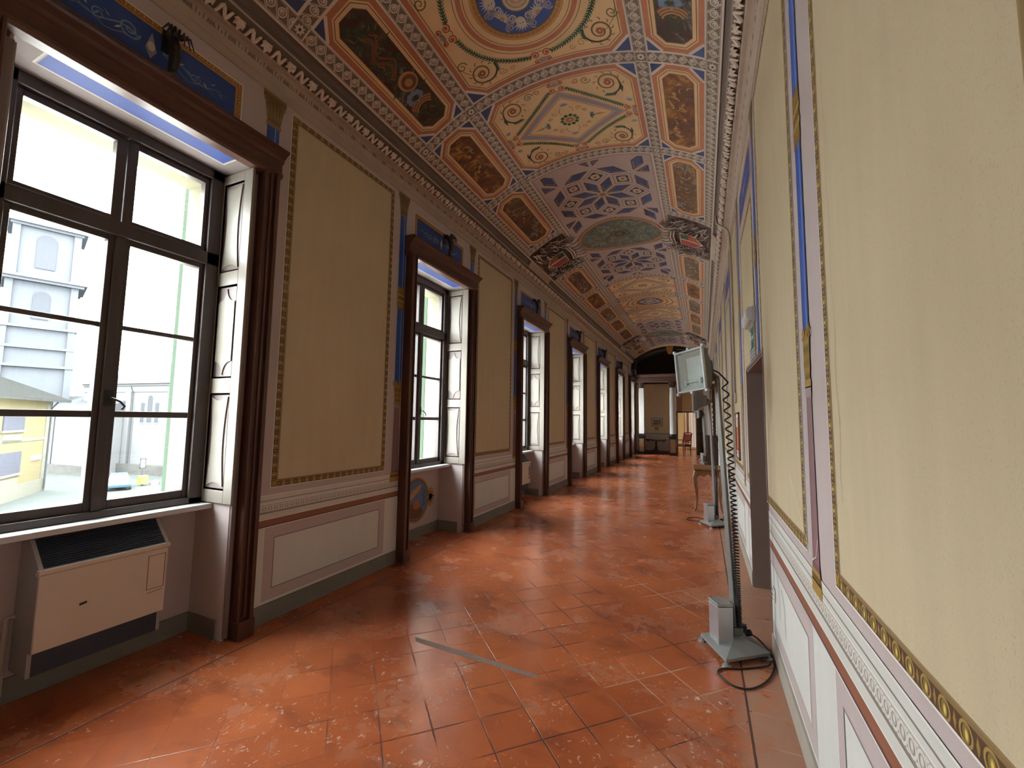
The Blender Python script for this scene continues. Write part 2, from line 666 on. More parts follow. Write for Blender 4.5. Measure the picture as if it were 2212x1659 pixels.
def floor_mat():
    p = PM('waxed_terracotta_tiles')
    X, Y, Z = p.pos()
    a = .2465
    s = ((X + 1.0928) + (Y - 2.776)) * (.70711 / a)
    t = ((X + 1.0928) - (Y - 2.776)) * (.70711 / a)
    inb = X.gt(.188, .001)
    inl = X.lt(-2.862, .001)
    border = inb.max(inl)
    wob = (p.noise(14, 3) - .5) * .030
    fs = ((s + wob + .5).mod(1.0) - .5).abs() * a
    ft = ((t + wob + .5).mod(1.0) - .5).abs() * a
    fb = ((Y * 4 + wob * 2 + .5).mod(1.0) - .5).abs() * .25
    dd = fs.min(ft)
    dmain = dd + border * (fb - dd)
    dbl = (X - .188 + wob * .12).abs().min((X + 2.862 + wob * .12).abs())
    d = dmain.min(dbl)
    tid = p.vec(s.floor(), t.floor(), border * 7)
    rnd = p.white(tid)
    big = p.noise(.9, 3)
    med = p.noise(5, 5, rough=.65)
    base = p.mix(rnd, (.34, .080, .027), (.45, .118, .040))
    base = p.mix(med.gt(.52, .3) * .55, base, (.25, .058, .024))
    base = p.mix(big.gt(.52, .25) * .35, base, (.56, .175, .062))
    # dark polish stains and pale scuffs where the wax has worn off
    stain = p.noise(2.6, 4, p.vec(X * .8, Y * 1.5, Z), .6)
    base = p.mix(stain.gt(.60, .1) * .6, base, (.20, .052, .026))
    chips = p.noise(38, 4, p.vec(X * 1.0, Y * .75, Z), .7, .9)
    where = p.noise(2.1, 3, p.vec(X + 7, Y, Z), .6)
    edge = X.gt(.02, .5) * .12
    cm = chips.gt(.63, .035) * (where + edge).gt(.50, .12)
    dust = (where + edge * 1.5).gt(.62, .14) * p.noise(16, 4).gt(.42, .2)
    base = p.mix(dust * .28, base, (.44, .26, .185))
    base = p.mix(cm * .75, base, (.66, .50, .40))
    rub = X.gt(.16, .12) * p.noise(5, 5, rough=.7).gt(.40, .12)
    base = p.mix(rub * .8, base, (.40, .225, .15))
    # joints: some black, some filled pale
    jn = p.noise(1.1, 2, p.vec(X, Y, Z + 3)) + (X + .75) * .16
    vis = p.noise(2.4, 2, p.vec(X, Y + 9, Z))
    jcol = p.mix(jn.gt(.56, .06) * dbl.gt(.02, .005), (.03, .012, .008), (.50, .33, .24))
    j = d.lt(.0036, .003) * (vis.gt(.50, .12) * .85 + .06) * X.gt(-2.0, 1.6)
    j = j.max(dbl.lt(.006, .003) * .85)
    base = p.mix(j, base, jcol)
    # long fine scratches
    sx = p.noise(1, 2, p.vec(X * 3, Y * 90, Z)).gt(.72, .02) * where.gt(.5, .1)
    base = p.mix(sx * .3, base, (.55, .36, .27))
    rough = med * .20 + .13 + cm * .3 + dust * .2 + j * .3 + rub * .25
    h = j * -1.0 + med * .22 + chips * .10 + p.noise(110, 2) * .03 + rnd * .12
    p.bump(h, .35, .006)
    return p.done(base, rough, spec=.5)


m_floor = floor_mat()

# outside: haze and darkening against the bright sky put into most colours
m_church = plain('church_limewash', (0.105, 0.106, 0.107), .9, amt=.12, scale=.6, spec=0)
m_outstone = plain('rubble_plinth', (0.07, 0.068, 0.064), .9, amt=.45, scale=1.4, spec=0)
m_outroof = plain('grey_roof_tiles', (0.05, 0.052, 0.056), .9, amt=.25, scale=1.2, spec=0)
m_outroof2 = plain('weathered_roof_tiles', (0.034, 0.035, 0.033), .9, amt=.3, scale=2, spec=0)
m_outwin = plain('dim_window', (0.045, 0.047, 0.052), .6, amt=.1, spec=0)
m_outpipe = plain('zinc', (0.045, 0.048, 0.05), .6, amt=.1, spec=0)
m_tower = plain('tower_brick', (0.062, 0.066, 0.073), .9, amt=.1, scale=.5, spec=0)
m_outyellow = plain('yellow_render', (0.105, 0.09, 0.052), .9, amt=.08, scale=.6, spec=0)
m_outtrim = plain('pale_render', (0.1, 0.098, 0.08), .9, amt=.08, spec=0)
m_outshut = plain('grey_shutter', (0.05, 0.052, 0.062), .7, amt=.1, spec=0)
m_outground = plain('street_asphalt', (0.055, 0.06, 0.056), .9, amt=.2, scale=.5, spec=0)
m_bounce_ground = plain('pale_bounce_ground', (0.72, 0.7, 0.66), .9, amt=.1, scale=.5, spec=0)  # added bright near ground, out of view, to bounce daylight onto the ceiling
m_car = plain('light_blue_paint', (0.024, 0.05, 0.068), .25, amt=0)
m_outglass = plain('car_glass', (0.045, 0.047, 0.052), .15, amt=0)
m_outbin = plain('yellow_bin', (.42,.26,.03), .6, amt=0)
m_outgreen = plain('green_shutter_paint', (0.046, 0.064, 0.046), .6, amt=.1, spec=0)

# ------------------------------------------------------------------ painting on surfaces
class Surf:
    """flat paint layers laid on a wall or on the vault; s,t in metres, h = layer height off the surface"""
    def __init__(s, fn, grid=None):
        s.fn, s.grid = fn, grid
        s.mb = MB()
        s.mats = []

    def mi(s, m):
        if m not in s.mats:
            s.mats.append(m)
        return s.mats.index(m)

    def poly(s, pts, h, m, uv=None):
        q = [tuple(p) + (tuple(uv[i]) if uv else tuple(p)) for i, p in enumerate(pts)]
        i = s.mi(m)
        if not s.grid:
            return s._emit(q, h, i)
        g = s.grid
        k0 = math.floor(min(p[0] for p in q) / g)
        k1 = math.floor((max(p[0] for p in q) - 1e-9) / g)
        for k in range(k0, k1 + 1):
            c = q
            if k > k0:
                c = s._clip(c, k * g, 1)
            if k < k1:
                c = s._clip(c, (k + 1) * g, -1)
            if len(c) >= 3:
                s._emit(c, h, i)

    @staticmethod
    def _clip(q, lim, sg):
        out = []
        for i in range(len(q)):
            a, b = q[i], q[(i + 1) % len(q)]
            da, db = (a[0] - lim) * sg, (b[0] - lim) * sg
            if da >= 0:
                out.append(a)
            if da * db < 0:
                f = da / (da - db)
                out.append(tuple(x + (y - x) * f for x, y in zip(a, b)))
        return out

    def _emit(s, q, h, i):
        n = len(s.mb.v)
        s.mb.v += [tuple(s.fn(p[0], p[1], h)) for p in q]
        s.mb.f.append(list(range(n, n + len(q))))
        s.mb.m.append(i)
        s.mb.uv.append([(p[2], p[3]) for p in q])

    def rect(s, a0, a1, b0, b1, h, m):
        s.poly([(a0, b0), (a1, b0), (a1, b1), (a0, b1)], h, m)

    def strip(s, p, q, hw, h, m, u0=0, unit=False):
        """straight band from p to q; u along, v across"""
        dx, dy = q[0] - p[0], q[1] - p[1]
        L = hypot(dx, dy)
        nx, ny = -dy / L * hw, dx / L * hw
        w = 1 if unit else hw
        s.poly([(p[0] - nx, p[1] - ny), (q[0] - nx, q[1] - ny), (q[0] + nx, q[1] + ny), (p[0] + nx, p[1] + ny)], h, m,
               [(u0, -w), (u0 + L, -w), (u0 + L, w), (u0, w)])

    def ring(s, pts, d0, d1, h, m):
        """band between the insets d0 < d1 of a convex outline; v grows inwards"""
        A, B = inset(pts, d0), inset(pts, d1)
        n = len(pts)
        w = (d1 - d0) / 2
        for i in range(n):
            j = (i + 1) % n
            L = hypot(A[j][0] - A[i][0], A[j][1] - A[i][1])
            k = (L - hypot(B[j][0] - B[i][0], B[j][1] - B[i][1])) / 2
            s.poly([A[i], A[j], B[j], B[i]], h, m, [(0, -w), (L, -w), (L - k, w), (k, w)])

    def ell(s, c, ra, rb, h, m, n=40):
        s.poly([(c[0] + ra * cos(2 * pi * i / n), c[1] + rb * sin(2 * pi * i / n)) for i in range(n)], h, m)

    def ering(s, c, a0, b0, a1, b1, h, m, n=48):
        u = 0
        w = abs(a1 - a0) / 2
        for i in range(n):
            t, t2 = 2 * pi * i / n, 2 * pi * (i + 1) / n
            L = hypot(a1 * (cos(t2) - cos(t)), b1 * (sin(t2) - sin(t)))
            P = lambda a, b, t: (c[0] + a * cos(t), c[1] + b * sin(t))
            s.poly([P(a0, b0, t), P(a1, b1, t), P(a1, b1, t2), P(a0, b0, t2)], h, m, [(u, w), (u, -w), (u + L, -w), (u + L, w)])
            u += L

    def line(s, pts, w, h, m, taper=0):
        n = len(pts)
        L, R = [], []
        for i in range(n):
            a, b = pts[max(i - 1, 0)], pts[min(i + 1, n - 1)]
            dx, dy = b[0] - a[0], b[1] - a[1]
            l = hypot(dx, dy) or 1e-9
            f = w / 2 * (1 - taper * i / (n - 1))
            L.append((pts[i][0] - dy / l * f, pts[i][1] + dx / l * f))
            R.append((pts[i][0] + dy / l * f, pts[i][1] - dx / l * f))
        for i in range(n - 1):
            s.poly([R[i], R[i + 1], L[i + 1], L[i]], h, m)

    def leaf(s, p, ang, l, w, h, m):
        ca, sa = cos(ang), sin(ang)
        s.poly([(p[0] + a * l * ca - b * w * sa, p[1] + a * l * sa + b * w * ca) for a, b in ((0, 0), (.35, -.5), (1, 0), (.35, .5))], h, m)

    def build(s, name, parent=None):
        return s.mb.build(name, s.mats, parent)


def inset(pts, d):
    if abs(d) < 1e-9:
        return list(pts)
    n = len(pts)
    A = sum(pts[i][0] * pts[(i + 1) % n][1] - pts[(i + 1) % n][0] * pts[i][1] for i in range(n))
    sg = 1 if A > 0 else -1
    ed = []
    for i in range(n):
        a, b = pts[i], pts[(i + 1) % n]
        l = hypot(b[0] - a[0], b[1] - a[1])
        nx, ny = -(b[1] - a[1]) / l * sg, (b[0] - a[0]) / l * sg
        ed.append((nx, ny, nx * a[0] + ny * a[1] + d))
    out = []
    for i in range(n):
        a, b = ed[i - 1], ed[i]
        D = a[0] * b[1] - a[1] * b[0]
        out.append(((a[2] * b[1] - b[2] * a[1]) / D, (a[0] * b[2] - b[0] * a[2]) / D))
    return out


def spiral(c, r0, r1, a0, turns, n=None):
    n = n or max(6, int(abs(turns) * 12))
    return [(c[0] + (r0 + (r1 - r0) * i / n) * cos(a0 + 2 * pi * turns * i / n),
             c[1] + (r0 + (r1 - r0) * i / n) * sin(a0 + 2 * pi * turns * i / n)) for i in range(n + 1)]


def arc(c, r, a0, a1, n=10, rb=None):
    rb = rb or r
    return [(c[0] + r * cos(a0 + (a1 - a0) * i / n), c[1] + rb * sin(a0 + (a1 - a0) * i / n)) for i in range(n + 1)]


def octagon(s0, s1, t0, t1, c):
    return [(s0 + c, t0), (s1 - c, t0), (s1, t0 + c), (s1, t1 - c), (s1 - c, t1), (s0 + c, t1), (s0, t1 - c), (s0, t0 + c)]


def left_fn(s, t, h):
    return (XL + h, s, t)


def right_fn(s, t, h):
    return (XR - h, s, t)


GRID = .1


def vault_fn(s, t, h):
    k = math.floor(s / GRID + 1e-6)
    a, b = k * GRID / VR, (k + 1) * GRID / VR
    f = s / GRID - k
    r = VR - h
    return (MX + r * (sin(a) + (sin(b) - sin(a)) * f), t, VZ + r * (cos(a) + (cos(b) - cos(a)) * f))


# ------------------------------------------------------------------ floor
fl = MB().box(XL - .42, XR + 1.6, Y0 - .2, 27.5, -.15, 0).build('floor', m_floor)
fl['kind'] = 'structure'
s = Surf(lambda a, b, h: (a, b, h))
s.poly([(-1.90, 2.605), (-1.86, 2.555), (-1.45, 2.535), (-.95, 2.522), (-.945, 2.556), (-1.45, 2.59)], .0009,
       plain('worn_grey_tape', (.24, .165, .135), .95, amt=.5, scale=60))
s.build('tape_mark', fl)

# ------------------------------------------------------------------ long walls (bare masonry)
w = MB()
ys = [Y0]
for yc in WC:
    w.box(-3.66, XL, ys[-1], yc - HW, 0, 5.3)
    w.box(-3.66, XL, yc - HW, yc + HW, ZS, 5.3)
    w.box(-3.66, XW - .005, yc - HW, yc + HW, 0, .88)
    ys.append(yc + HW)
w.box(-3.66, XL, ys[-1], 22.4, 0, 5.3)
wl = w.build('wall_left', m_mauve)
wl['kind'] = 'structure'
m_facade = plain('facade_cream', (.17, .16, .115), .9, amt=.1, spec=0)
DY0, DY1, DZ = 3.49, 4.76, 2.06
w = MB()
w.box(XR, XR + .9, Y0, DY0, 0, 5.3).box(XR, XR + .9, DY1, 22.4, 0, 5.3).box(XR, XR + .9, DY0, DY1, DZ, 5.3)
wr = w.build('wall_right', m_mauve)
wr['kind'] = 'structure'
bw = MB().box(XL, XR, Y0 - .3, Y0, 0, 5.4).build('wall_back', m_wallpanel)
bw['kind'] = 'structure'

# doorway in the right wall: plastered reveal, dark leaf at its back
d1 = struct('door_1')
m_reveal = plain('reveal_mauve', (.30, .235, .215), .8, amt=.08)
o = MB()
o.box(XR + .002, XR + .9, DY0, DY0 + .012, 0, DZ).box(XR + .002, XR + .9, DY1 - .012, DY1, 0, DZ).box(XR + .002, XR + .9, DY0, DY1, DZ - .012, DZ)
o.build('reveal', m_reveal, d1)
o = MB()
o.box(XR - .006, XR + .004, DY0 - .012, DY0, 0, DZ + .03).box(XR - .006, XR + .004, DY1, DY1 + .012, 0, DZ + .03).box(XR - .006, XR + .004, DY0, DY1, DZ, DZ + .03)
o.build('edge_trim', m_creampink, d1)
o = MB().box(XR + .82, XR + .87, DY0 + .012, DY1 - .012, 0, DZ - .012)
for a in (DY0 + .14, DY0 + .72):
    for b in (.2, 1.15):
        o.box(XR + .81, XR + .82, a, a + .42, b, b + .75)
dl = o.build('door_leaf', m_darkwood, d1, bevel=.004)
MB().tube([(XR + .82, DY0 + .62, 1.02), (XR + .77, DY0 + .62, 1.02), (XR + .77, DY0 + .52, 1.02)], .009).build('door_handle', m_brass, dl)


# ------------------------------------------------------------------ painted scheme of the walls
def column(S, y, part, fl=1):
    """painted candelabrum column centred on y"""
    h = .0035
    if part == 0:       # blue shaft, ring, capital
        for z0, z1 in ((1.945, 2.765), (3.015, 3.845)):
            S.poly([(y - .056, z0), (y + .056, z0), (y + .052, z1), (y - .052, z1)], h, m_shaft, [(0, -fl), (0, fl), (1, fl), (1, -fl)])
        z = 2.765
        for hgt, wd, m in ((.075, .062, m_golddk), (.03, .07, m_gold), (.04, .058, m_golddk), (.03, .07, m_gold), (.075, .06, m_golddk)):
            S.rect(y - wd, y + wd, z, z + hgt, h + .001, m)
            z += hgt
        for i in range(5):
            S.rect(y - .05 + i * .022, y - .04 + i * .022, 2.775, 2.83, h + .002, m_gold)
            S.rect(y - .05 + i * .022, y - .04 + i * .022, 2.95, 3.005, h + .002, m_gold)
        # upper capital
        S.rect(y - .062, y + .062, 3.83, 3.865, h + .001, m_capital)
        S.poly([(y - .055, 3.865), (y + .055, 3.865), (y + .088, 4.06), (y - .088, 4.06)], h + .001, m_golddk)
        for i in range(5):
            S.leaf((y - .044 + i * .022, 3.875), pi / 2 + (2 - i) * .07, .15, .024, h + .002, m_capital)
        S.rect(y - .098, y + .098, 4.045, 4.10, h + .002, m_golddk)
        S.rect(y - .098, y + .098, 4.078, 4.10, h + .003, m_capital)
        for sg in (-1, 1):
            S.line(spiral((y + sg * .078, 4.03), .024, .005, pi / 2, sg * 1.3), .009, h + .003, m_capital)
    if part == 1:       # fluted plum shaft with its own capital and base
        S.poly([(y - .056, .985), (y + .056, .985), (y + .043, 1.70), (y - .043, 1.70)], h, m_flute, [(0, -fl), (0, fl), (1, fl), (1, -fl)])
        S.rect(y - .052, y + .052, 1.66, 1.705, h + .001, m_plumhi)
        S.poly([(y - .072, .94), (y + .072, .94), (y + .056, .99), (y - .056, .99)], h + .001, m_plum)
        S.rect(y - .062, y + .062, .945, .965, h + .0015, m_gold)
        S.rect(y - .074, y + .074, .915, .945, h + .0015, m_golddk)
        S.rect(y - .08, y + .08, .868, .92, h + .0015, m_gold)
        # middle capital
        S.rect(y - .055, y + .055, 1.70, 1.735, h + .001, m_gold)
        S.poly([(y - .045, 1.735), (y + .045, 1.735), (y + .066, 1.95), (y - .066, 1.95)], h + .001, m_golddk)
        for r, n, l in ((1.74, 5, .085), (1.80, 4, .08), (1.86, 5, .085)):
            for i in range(n):
                x = (i - (n - 1) / 2) * .092 / n
                S.leaf((y + x, r), pi / 2 - x * 6, l, .022, h + .002, m_gold)
        for sg in (-1, 1):
            S.line(spiral((y + sg * .066, 1.93), .030, .006, pi / 2, sg * 1.3), .010, h + .002, m_gold)
            S.leaf((y + sg * .01, 1.90), pi / 2 - sg * .4, .075, .022, h + .003, m_gold)


def panel(S, y0, y1, z0, z1, fill=True):
    R = [(y0, z0), (y1, z0), (y1, z1), (y0, z1)]
    S.ring(R, -.006, .0, .0025, m_line_white)
    S.ring(R, 0, .056, .0028, m_egg)
    if fill:
        S.poly(inset(R, .054), .002, m_wallpanel)
    for (a, b), sx, sz in zip(R, (1, -1, -1, 1), (1, 1, -1, -1)):
        S.poly([(a + sx * .004, b + sz * .004), (a + sx * .05, b + sz * .004), (a + sx * .05, b + sz * .05), (a + sx * .004, b + sz * .05)], .0034, m_golddk)
        S.line([(a + sx * .008, b + sz * .008), (a + sx * .05, b + sz * .05)], .012, .004, m_gold)
        S.ell((a + sx * .036, b + sz * .016), .009, .009, .004, m_gold, 10)
        S.ell((a + sx * .016, b + sz * .036), .009, .009, .004, m_gold, 10)


def dado(S, y0, y1, skirt):
    """pale panelled dado below the rail, with rail lines and skirting"""
    h = .002
    S.rect(y0, y1, .135, .715, h, m_white)
    S.rect(y0, y1, 0, .135, h, skirt)
    S.rect(y0, y1, .715, .765, h + .001, m_redline)
    S.rect(y0, y1, .707, .716, h + .0015, m_plumdk)
    S.rect(y0, y1, .765, .815, h + .001, m_palegreen)
    S.rect(y0, y1, .762, .768, h + .0015, m_line_white)
    S.poly([(y0, .815), (y1, .815), (y1, .877), (y0, .877)], h + .001, m_coin, [(y0, -.031), (y1, -.031), (y1, .031), (y0, .031)])
    S.rect(y0, y1, .877, .945, h + .001, m_palegreen)
    for z in (.812, .880, .905, .945):
        S.rect(y0, y1, z - .003, z + .003, h + .0015, m_line_dark if z in (.812, .905) else m_line_white)


def dado_panel(S, y0, y1):
    R = [(y0, .155), (y1, .155), (y1, .700), (y0, .700)]
    S.ring(R, 0, .085, .003, m_mauve)
    S.ring(R, -.006, 0, .0032, m_line_white)
    S.ring(R, .080, .088, .0036, m_line_dark)


def blue_panel(S, y0, y1, z0, z1):
    R = [(y0, z0), (y1, z0), (y1, z1), (y0, z1)]
    S.ring(R, -.008, 0, .0025, m_line_white)
    S.ring(R, 0, .045, .0028, m_egg_gold)
    S.poly(inset(R, .043), .002, m_pblue)
    yc, zc = (y0 + y1) / 2, (z0 + z1) / 2
    for sg in (-1, 1):
        S.line([(yc + sg * (.06 + .05 * i), zc + .028 * sin(i * 1.1) - .003 * i) for i in range(9)], .011, .004, m_bluepale, .7)
        S.line([(yc + sg * (.10 + .04 * i), zc - .045 + .02 * sin(i * 1.3 + 1)) for i in range(8)], .006, .004, m_lilac, .6)
        S.line(spiral((yc + sg * .11, zc + .02), .055, .012, 0, sg * 1.6), .010, .0042, m_bluepale)
        S.line(spiral((yc + sg * .25, zc - .015), .035, .008, 1, -sg * 1.4), .007, .0042, m_bluepale)
        for i in range(6):
            S.leaf((yc + sg * (.15 + .05 * i), zc + .01 * sin(i * 2)), pi / 2 * (1 - sg) + .8 * (-1) ** i, .045, .012, .0045, m_pale if i % 3 == 0 else m_bluepale)
    S.leaf((yc, zc - .08), pi / 2, .17, .06, .0045, m_lilac)
    S.ell((yc, zc), .02, .03, .005, m_pale, 12)


def wall_scheme(wall, fn, side):
    rng = range(len(PC))
    for k in rng:
        pc = PC[k]
        a, b = pc - .64, pc + .64
        if b < Y0 + .3:
            continue
        S = Surf(fn)
        if side == 'r' and a < DY1 and b > DY0:     # the doorway cuts into this panel
            R = [(a, 1.0), (b, 1.0), (b, 4.055), (a, 4.055)]
            S.ring(R[:], -.006, 0, .0025, m_line_white)
            S.poly([(a + .054, 1.055), (DY0 - .012, 1.055), (DY0 - .012, 4.0), (a + .054, 4.0)], .002, m_wallpanel)
            S.rect(DY0 - .012, b - .054, DZ + .03, 4.0, .002, m_wallpanel)
            S.strip((a + .028, 4.055), (a + .028, 1.0), .028, .0028, m_egg)
            S.strip((a + .056, 1.028), (DY0 - .012, 1.028), .028, .0028, m_egg)
            S.strip((b, 4.027), (a + .056, 4.027), .028, .0028, m_egg)
            S.strip((b - .028, DZ + .03), (b - .028, 3.999), .028, .0028, m_egg)
        else:
            panel(S, a, b, 1.005, 4.055)
        S.build('painted_panel', wall)
        for sg in (-1, 1):
            y = pc + sg * .805
            cut = side == 'r' and DY0 - .1 < y < DY1 + .1
            S = Surf(fn)
            column(S, y, 0, -1 if side == 'r' else 1)
            if cut:
                S.mb.v = [(x, q, max(z, DZ + .03)) for x, q, z in S.mb.v]
            else:
                column(S, y, 1, -1 if side == 'r' else 1)
            S.build('painted_column', wall)
    # dado: on the left it stops at the casings, on the right it runs through
    if side == 'l':
        spans = [(WC[i] + .76, WC[i + 1] - .76) for i in range(len(WC) - 1)] + [(WC[-1] + .76, 22.3)]
    else:
        spans = [(Y0, DY0 - .012), (DY1 + .012, 22.3)]
    for y0, y1 in spans:
        S = Surf(fn)
        dado(S, y0, y1, m_grey if side == 'l' else m_beige)
        S.build('painted_dado', wall)
    S = Surf(fn)
    for k in rng:
        pc = PC[k]
        ps = [(pc - .67, pc + .67)]
        if side == 'r':
            ps = [(pc - .67, pc + .67), (pc + .97, pc + 2.17)]
        for a, b in ps:
            if side == 'r' and b > DY0 and a < DY1:
                if a < DY0:                     # near side of the doorway
                    e = DY0 - .014
                    S.rect(a, a + .085, .155, .70, .003, m_mauve)
                    S.rect(a + .085, e, .615, .70, .003, m_mauve)
                    S.rect(a + .085, e, .155, .24, .003, m_mauve)
                    S.rect(a - .006, a, .155, .70, .0032, m_line_white)
                    S.rect(a + .08, a + .088, .24, .615, .0036, m_line_dark)
                    S.rect(a + .085, e, .608, .616, .0036, m_line_dark)
                    for q, zt, zb in ((2.96, .56, .33), (3.14, .60, .36)):
                        S.line([(q + .10, zt + .0), (q, zt - .06), (q - .012, zb)], .007, .0044, m_line_dark)
                if b > DY1:
                    S.rect(DY1 + .013, b - .085, .615, .70, .003, m_mauve)
                    S.rect(b - .085, b, .155, .70, .003, m_mauve)
                    S.rect(DY1 + .013, b - .085, .155, .24, .003, m_mauve)
                continue
            dado_panel(S, a, b)
    S.build('dado_panels', wall)


wall_scheme(wl, left_fn, 'l')
wall_scheme(wr, right_fn, 'r')
for k in range(len(PC) - 1):            # bays between the column pairs
    c = (PC[k] + PC[k + 1]) / 2 - .03
    S = Surf(left_fn)
    blue_panel(S, c - .56, c + .56, 3.645, 3.985)
    S.build('overdoor_panel', wl)
    c2 = c - .06 + .03
    S = Surf(right_fn)
    blue_panel(S, c2 - .56, c2 + .56, 3.60, 3.965)
    S.build('overdoor_panel', wr)
    S = Surf(right_fn)
    a, b = c2 - .55, c2 + .57
    if a < DY1 and b > DY0:
        S.rect(DY1 + .012, b, 1.0, 3.48, .002, m_wallpanel)
        S.rect(a, DY1 + .012, DZ + .03, 3.48, .002, m_wallpanel)
        S.strip((b - .028, 1.0), (b - .028, 3.48), .028, .0028, m_egg)
        S.strip((b - .056, 3.452), (a + .056, 3.452), .028, .0028, m_egg)
        S.strip((a + .028, 3.48), (a + .028, DZ + .03), .028, .0028, m_egg)
        S.strip((DY1 + .012, 1.028), (b - .056, 1.028), .028, .0028, m_egg)
    else:
        panel(S, a, b, 1.0, 3.48)
    S.build('painted_panel', wr)
# hairline crack and pale scratches in the nearest right-hand panel
S = Surf(right_fn)
S.line([(1.70 + .012 * sin(i * 1.7), 1.3 + i * .09) for i in range(18)], .0022, .0032, m_line_dark, .3)
S.line([(2.62, 1.28), (2.45, 1.17), (2.27, 1.05), (2.20, 1.0)], .004, .005, m_line_white)
S.line([(2.16, .99), (2.09, 1.02), (2.05, 1.10)], .004, .007, m_line_white)
S.build('plaster_cracks', wr)
# skirtings with their own thickness
for nm, x0, x1, spans in (('baseboard_left', XL, XL + .012, [(WC[i] + .76, WC[i + 1] - .76) for i in range(len(WC) - 1)]),
                          ('baseboard_right', XR - .012, XR, [(Y0, DY0 - .013), (DY1 + .013, 20)])):
    o = MB()
    for a, b in spans:
        o.box(x0, x1, a, b, 0, .132)
    o.build(nm, m_grey if x0 < -1 else m_beige)['kind'] = 'structure'

# ------------------------------------------------------------------ cornices
PROF = [(0, 4.10), (.012, 4.10), (.014, 4.165), (.022, 4.17), (.030, 4.275), (.055, 4.285), (.085, 4.287), (.092, 4.30),
        (.135, 4.352), (.158, 4.385), (.16, 4.405), (.15, 4.412), (.138, 4.435), (.140, 4.472), (.165, 4.502), (.2138, 4.516)]
for sg, nm, bx in ((1, 'trim_1', XL), (-1, 'trim_2', XR)):
    fnc = lambda a, b, c, sg=sg, bx=bx: (bx + sg * a, c, b)
    o = MB().sweep(PROF[:8], Y0, 21.4, fnc, 0)
    o.sweep(PROF[7:10], Y0, 21.4, fnc, 2)
    o.sweep(PROF[9:12], Y0, 21.4, fnc, 0)
    o.sweep(PROF[11:], Y0, 21.4, fnc, 1)
    tr = o.build(nm, [m_cornice, m_cove, m_leafground])
    tr['kind'] = 'structure'
    S = Surf(lambda s_, t_, h, sg=sg, bx=bx: (bx + sg * (.014 + .016 * (t_ + .052) / .104 + h + .002), s_, 4.222 + t_))
    S.poly([(Y0, -.05), (21.4, -.05), (21.4, .05), (Y0, .05)], .001, m_scallop, [(Y0, -.05), (21.4, -.05), (21.4, .05), (Y0, .05)])
    S.build('scallop_frieze', tr)
    # acanthus and wave moulding, carved in the round
    o = MB()
    nrm = Vector((.77 * sg, 0, -.64))
    up = Vector((.64 * sg, 0, .77))
    y = Y0 + .1
    yv = Vector((0, 1, 0))
    while y < 20.2:
        O = Vector((bx + sg * .118, y, 4.322))
        P = lambda a, b, c: O + yv * a + up * b + nrm * c
        n = 8 if y < 9 else 5
        # wave
        pts = []
        for i in range(13):
            t = i / 12
            pts.append(P(-.055 + .10 * t, .036 * sin(t * 3 * pi - pi / 2) * (1 - .15 * t), .012))
        o.tube(pts, [.008 + .005 * sin(pi * i / 12) for i in range(13)], n if n < 6 else 6)
        # leaf: a centre lobe and two pairs of side lobes
        for ang, l, wd in ((0, .082, .020), (.55, .068, .018), (-.55, .068, .018), (1.1, .045, .015), (-1.1, .045, .015)):
            b0 = P(.095, .035, .004)
            dv = (-up * cos(ang) + yv * sin(ang))
            tip = b0 + dv * l + nrm * .006
            mid = b0 + dv * l * .55 + nrm * .022
            sd = dv.cross(nrm).normalized() * wd
            o.add([b0, mid + sd, tip, mid - sd, mid + nrm * .008], [(0, 1, 4), (1, 2, 4), (2, 3, 4), (3, 0, 4)])
        y += .205
    o.build('leaf_moulding', m_leaf, tr)

# ------------------------------------------------------------------ vault
SI, SO, HB = .9017, 1.562, .076      # arc positions of the two lengthwise bands, half width of a band
TB = [-3.6, -1.02, .62, 2.087, 3.732, 5.19, 10.2, 11.72, 13.3, 14.8, 19.8, 20.35]     # cross bands over the centre
KIND = ['circle', 'circle', 'diamond', 'circle', 'diamond', 'coffer', 'diamond', 'circle', 'diamond', 'coffer', 'plain']
TS = [-3.6, -1.02, .62, 2.087, 3.732, 5.19, 6.88, 8.5, 10.2, 11.72, 13.3, 14.8, 16.55, 18.1, 19.2, 20.35]     # cross bands at the sides
ARMS = (6, 12)
S = Surf(vault_fn, GRID)
smax = 1.642
S.rect(-smax, smax, Y0 - .2, 22.4, 0, m_stone)
for sg in (-1, 1):
    for c in (SI, SO):
        for i in range(len(TS) - 1):
            if i in ARMS and c == SO:
                continue
            S.strip((sg * c, TS[i] + .062), (sg * c, TS[i + 1] - .062), .052, .001, m_guil)
    for t in TS:
        S.strip((sg * (SI + .062), t), (sg * (SO - .062), t), .052, .001, m_guil)
        for c in (SI, SO):
            c = sg * c
            S.rect(c - .050, c + .050, t - .050, t + .050, .001, m_flower)
            for i in range(8):
                S.leaf((c, t), i * pi / 4, .045, .026, .002, m_stone)
            S.ell((c, t), .012, .012, .003, m_dkbrown, 10)
    S.rect(*sorted((sg * (SO + .055), sg * (SO + .061))), Y0, 20.35, .001, m_line_dark)
    for c in (SI - .057, SI + .057, SO - .057):
        S.rect(sg * c - .003, sg * c + .003, Y0, 20.35, .0012, m_line_dark)
for t in TB:
    S.strip((-SI + .062, t), (SI - .062, t), .052, .001, m_guil)
    for d in (-.057, .057):
        S.rect(-SI + .062, SI - .062, t + d - .003, t + d + .003, .0012, m_line_dark)
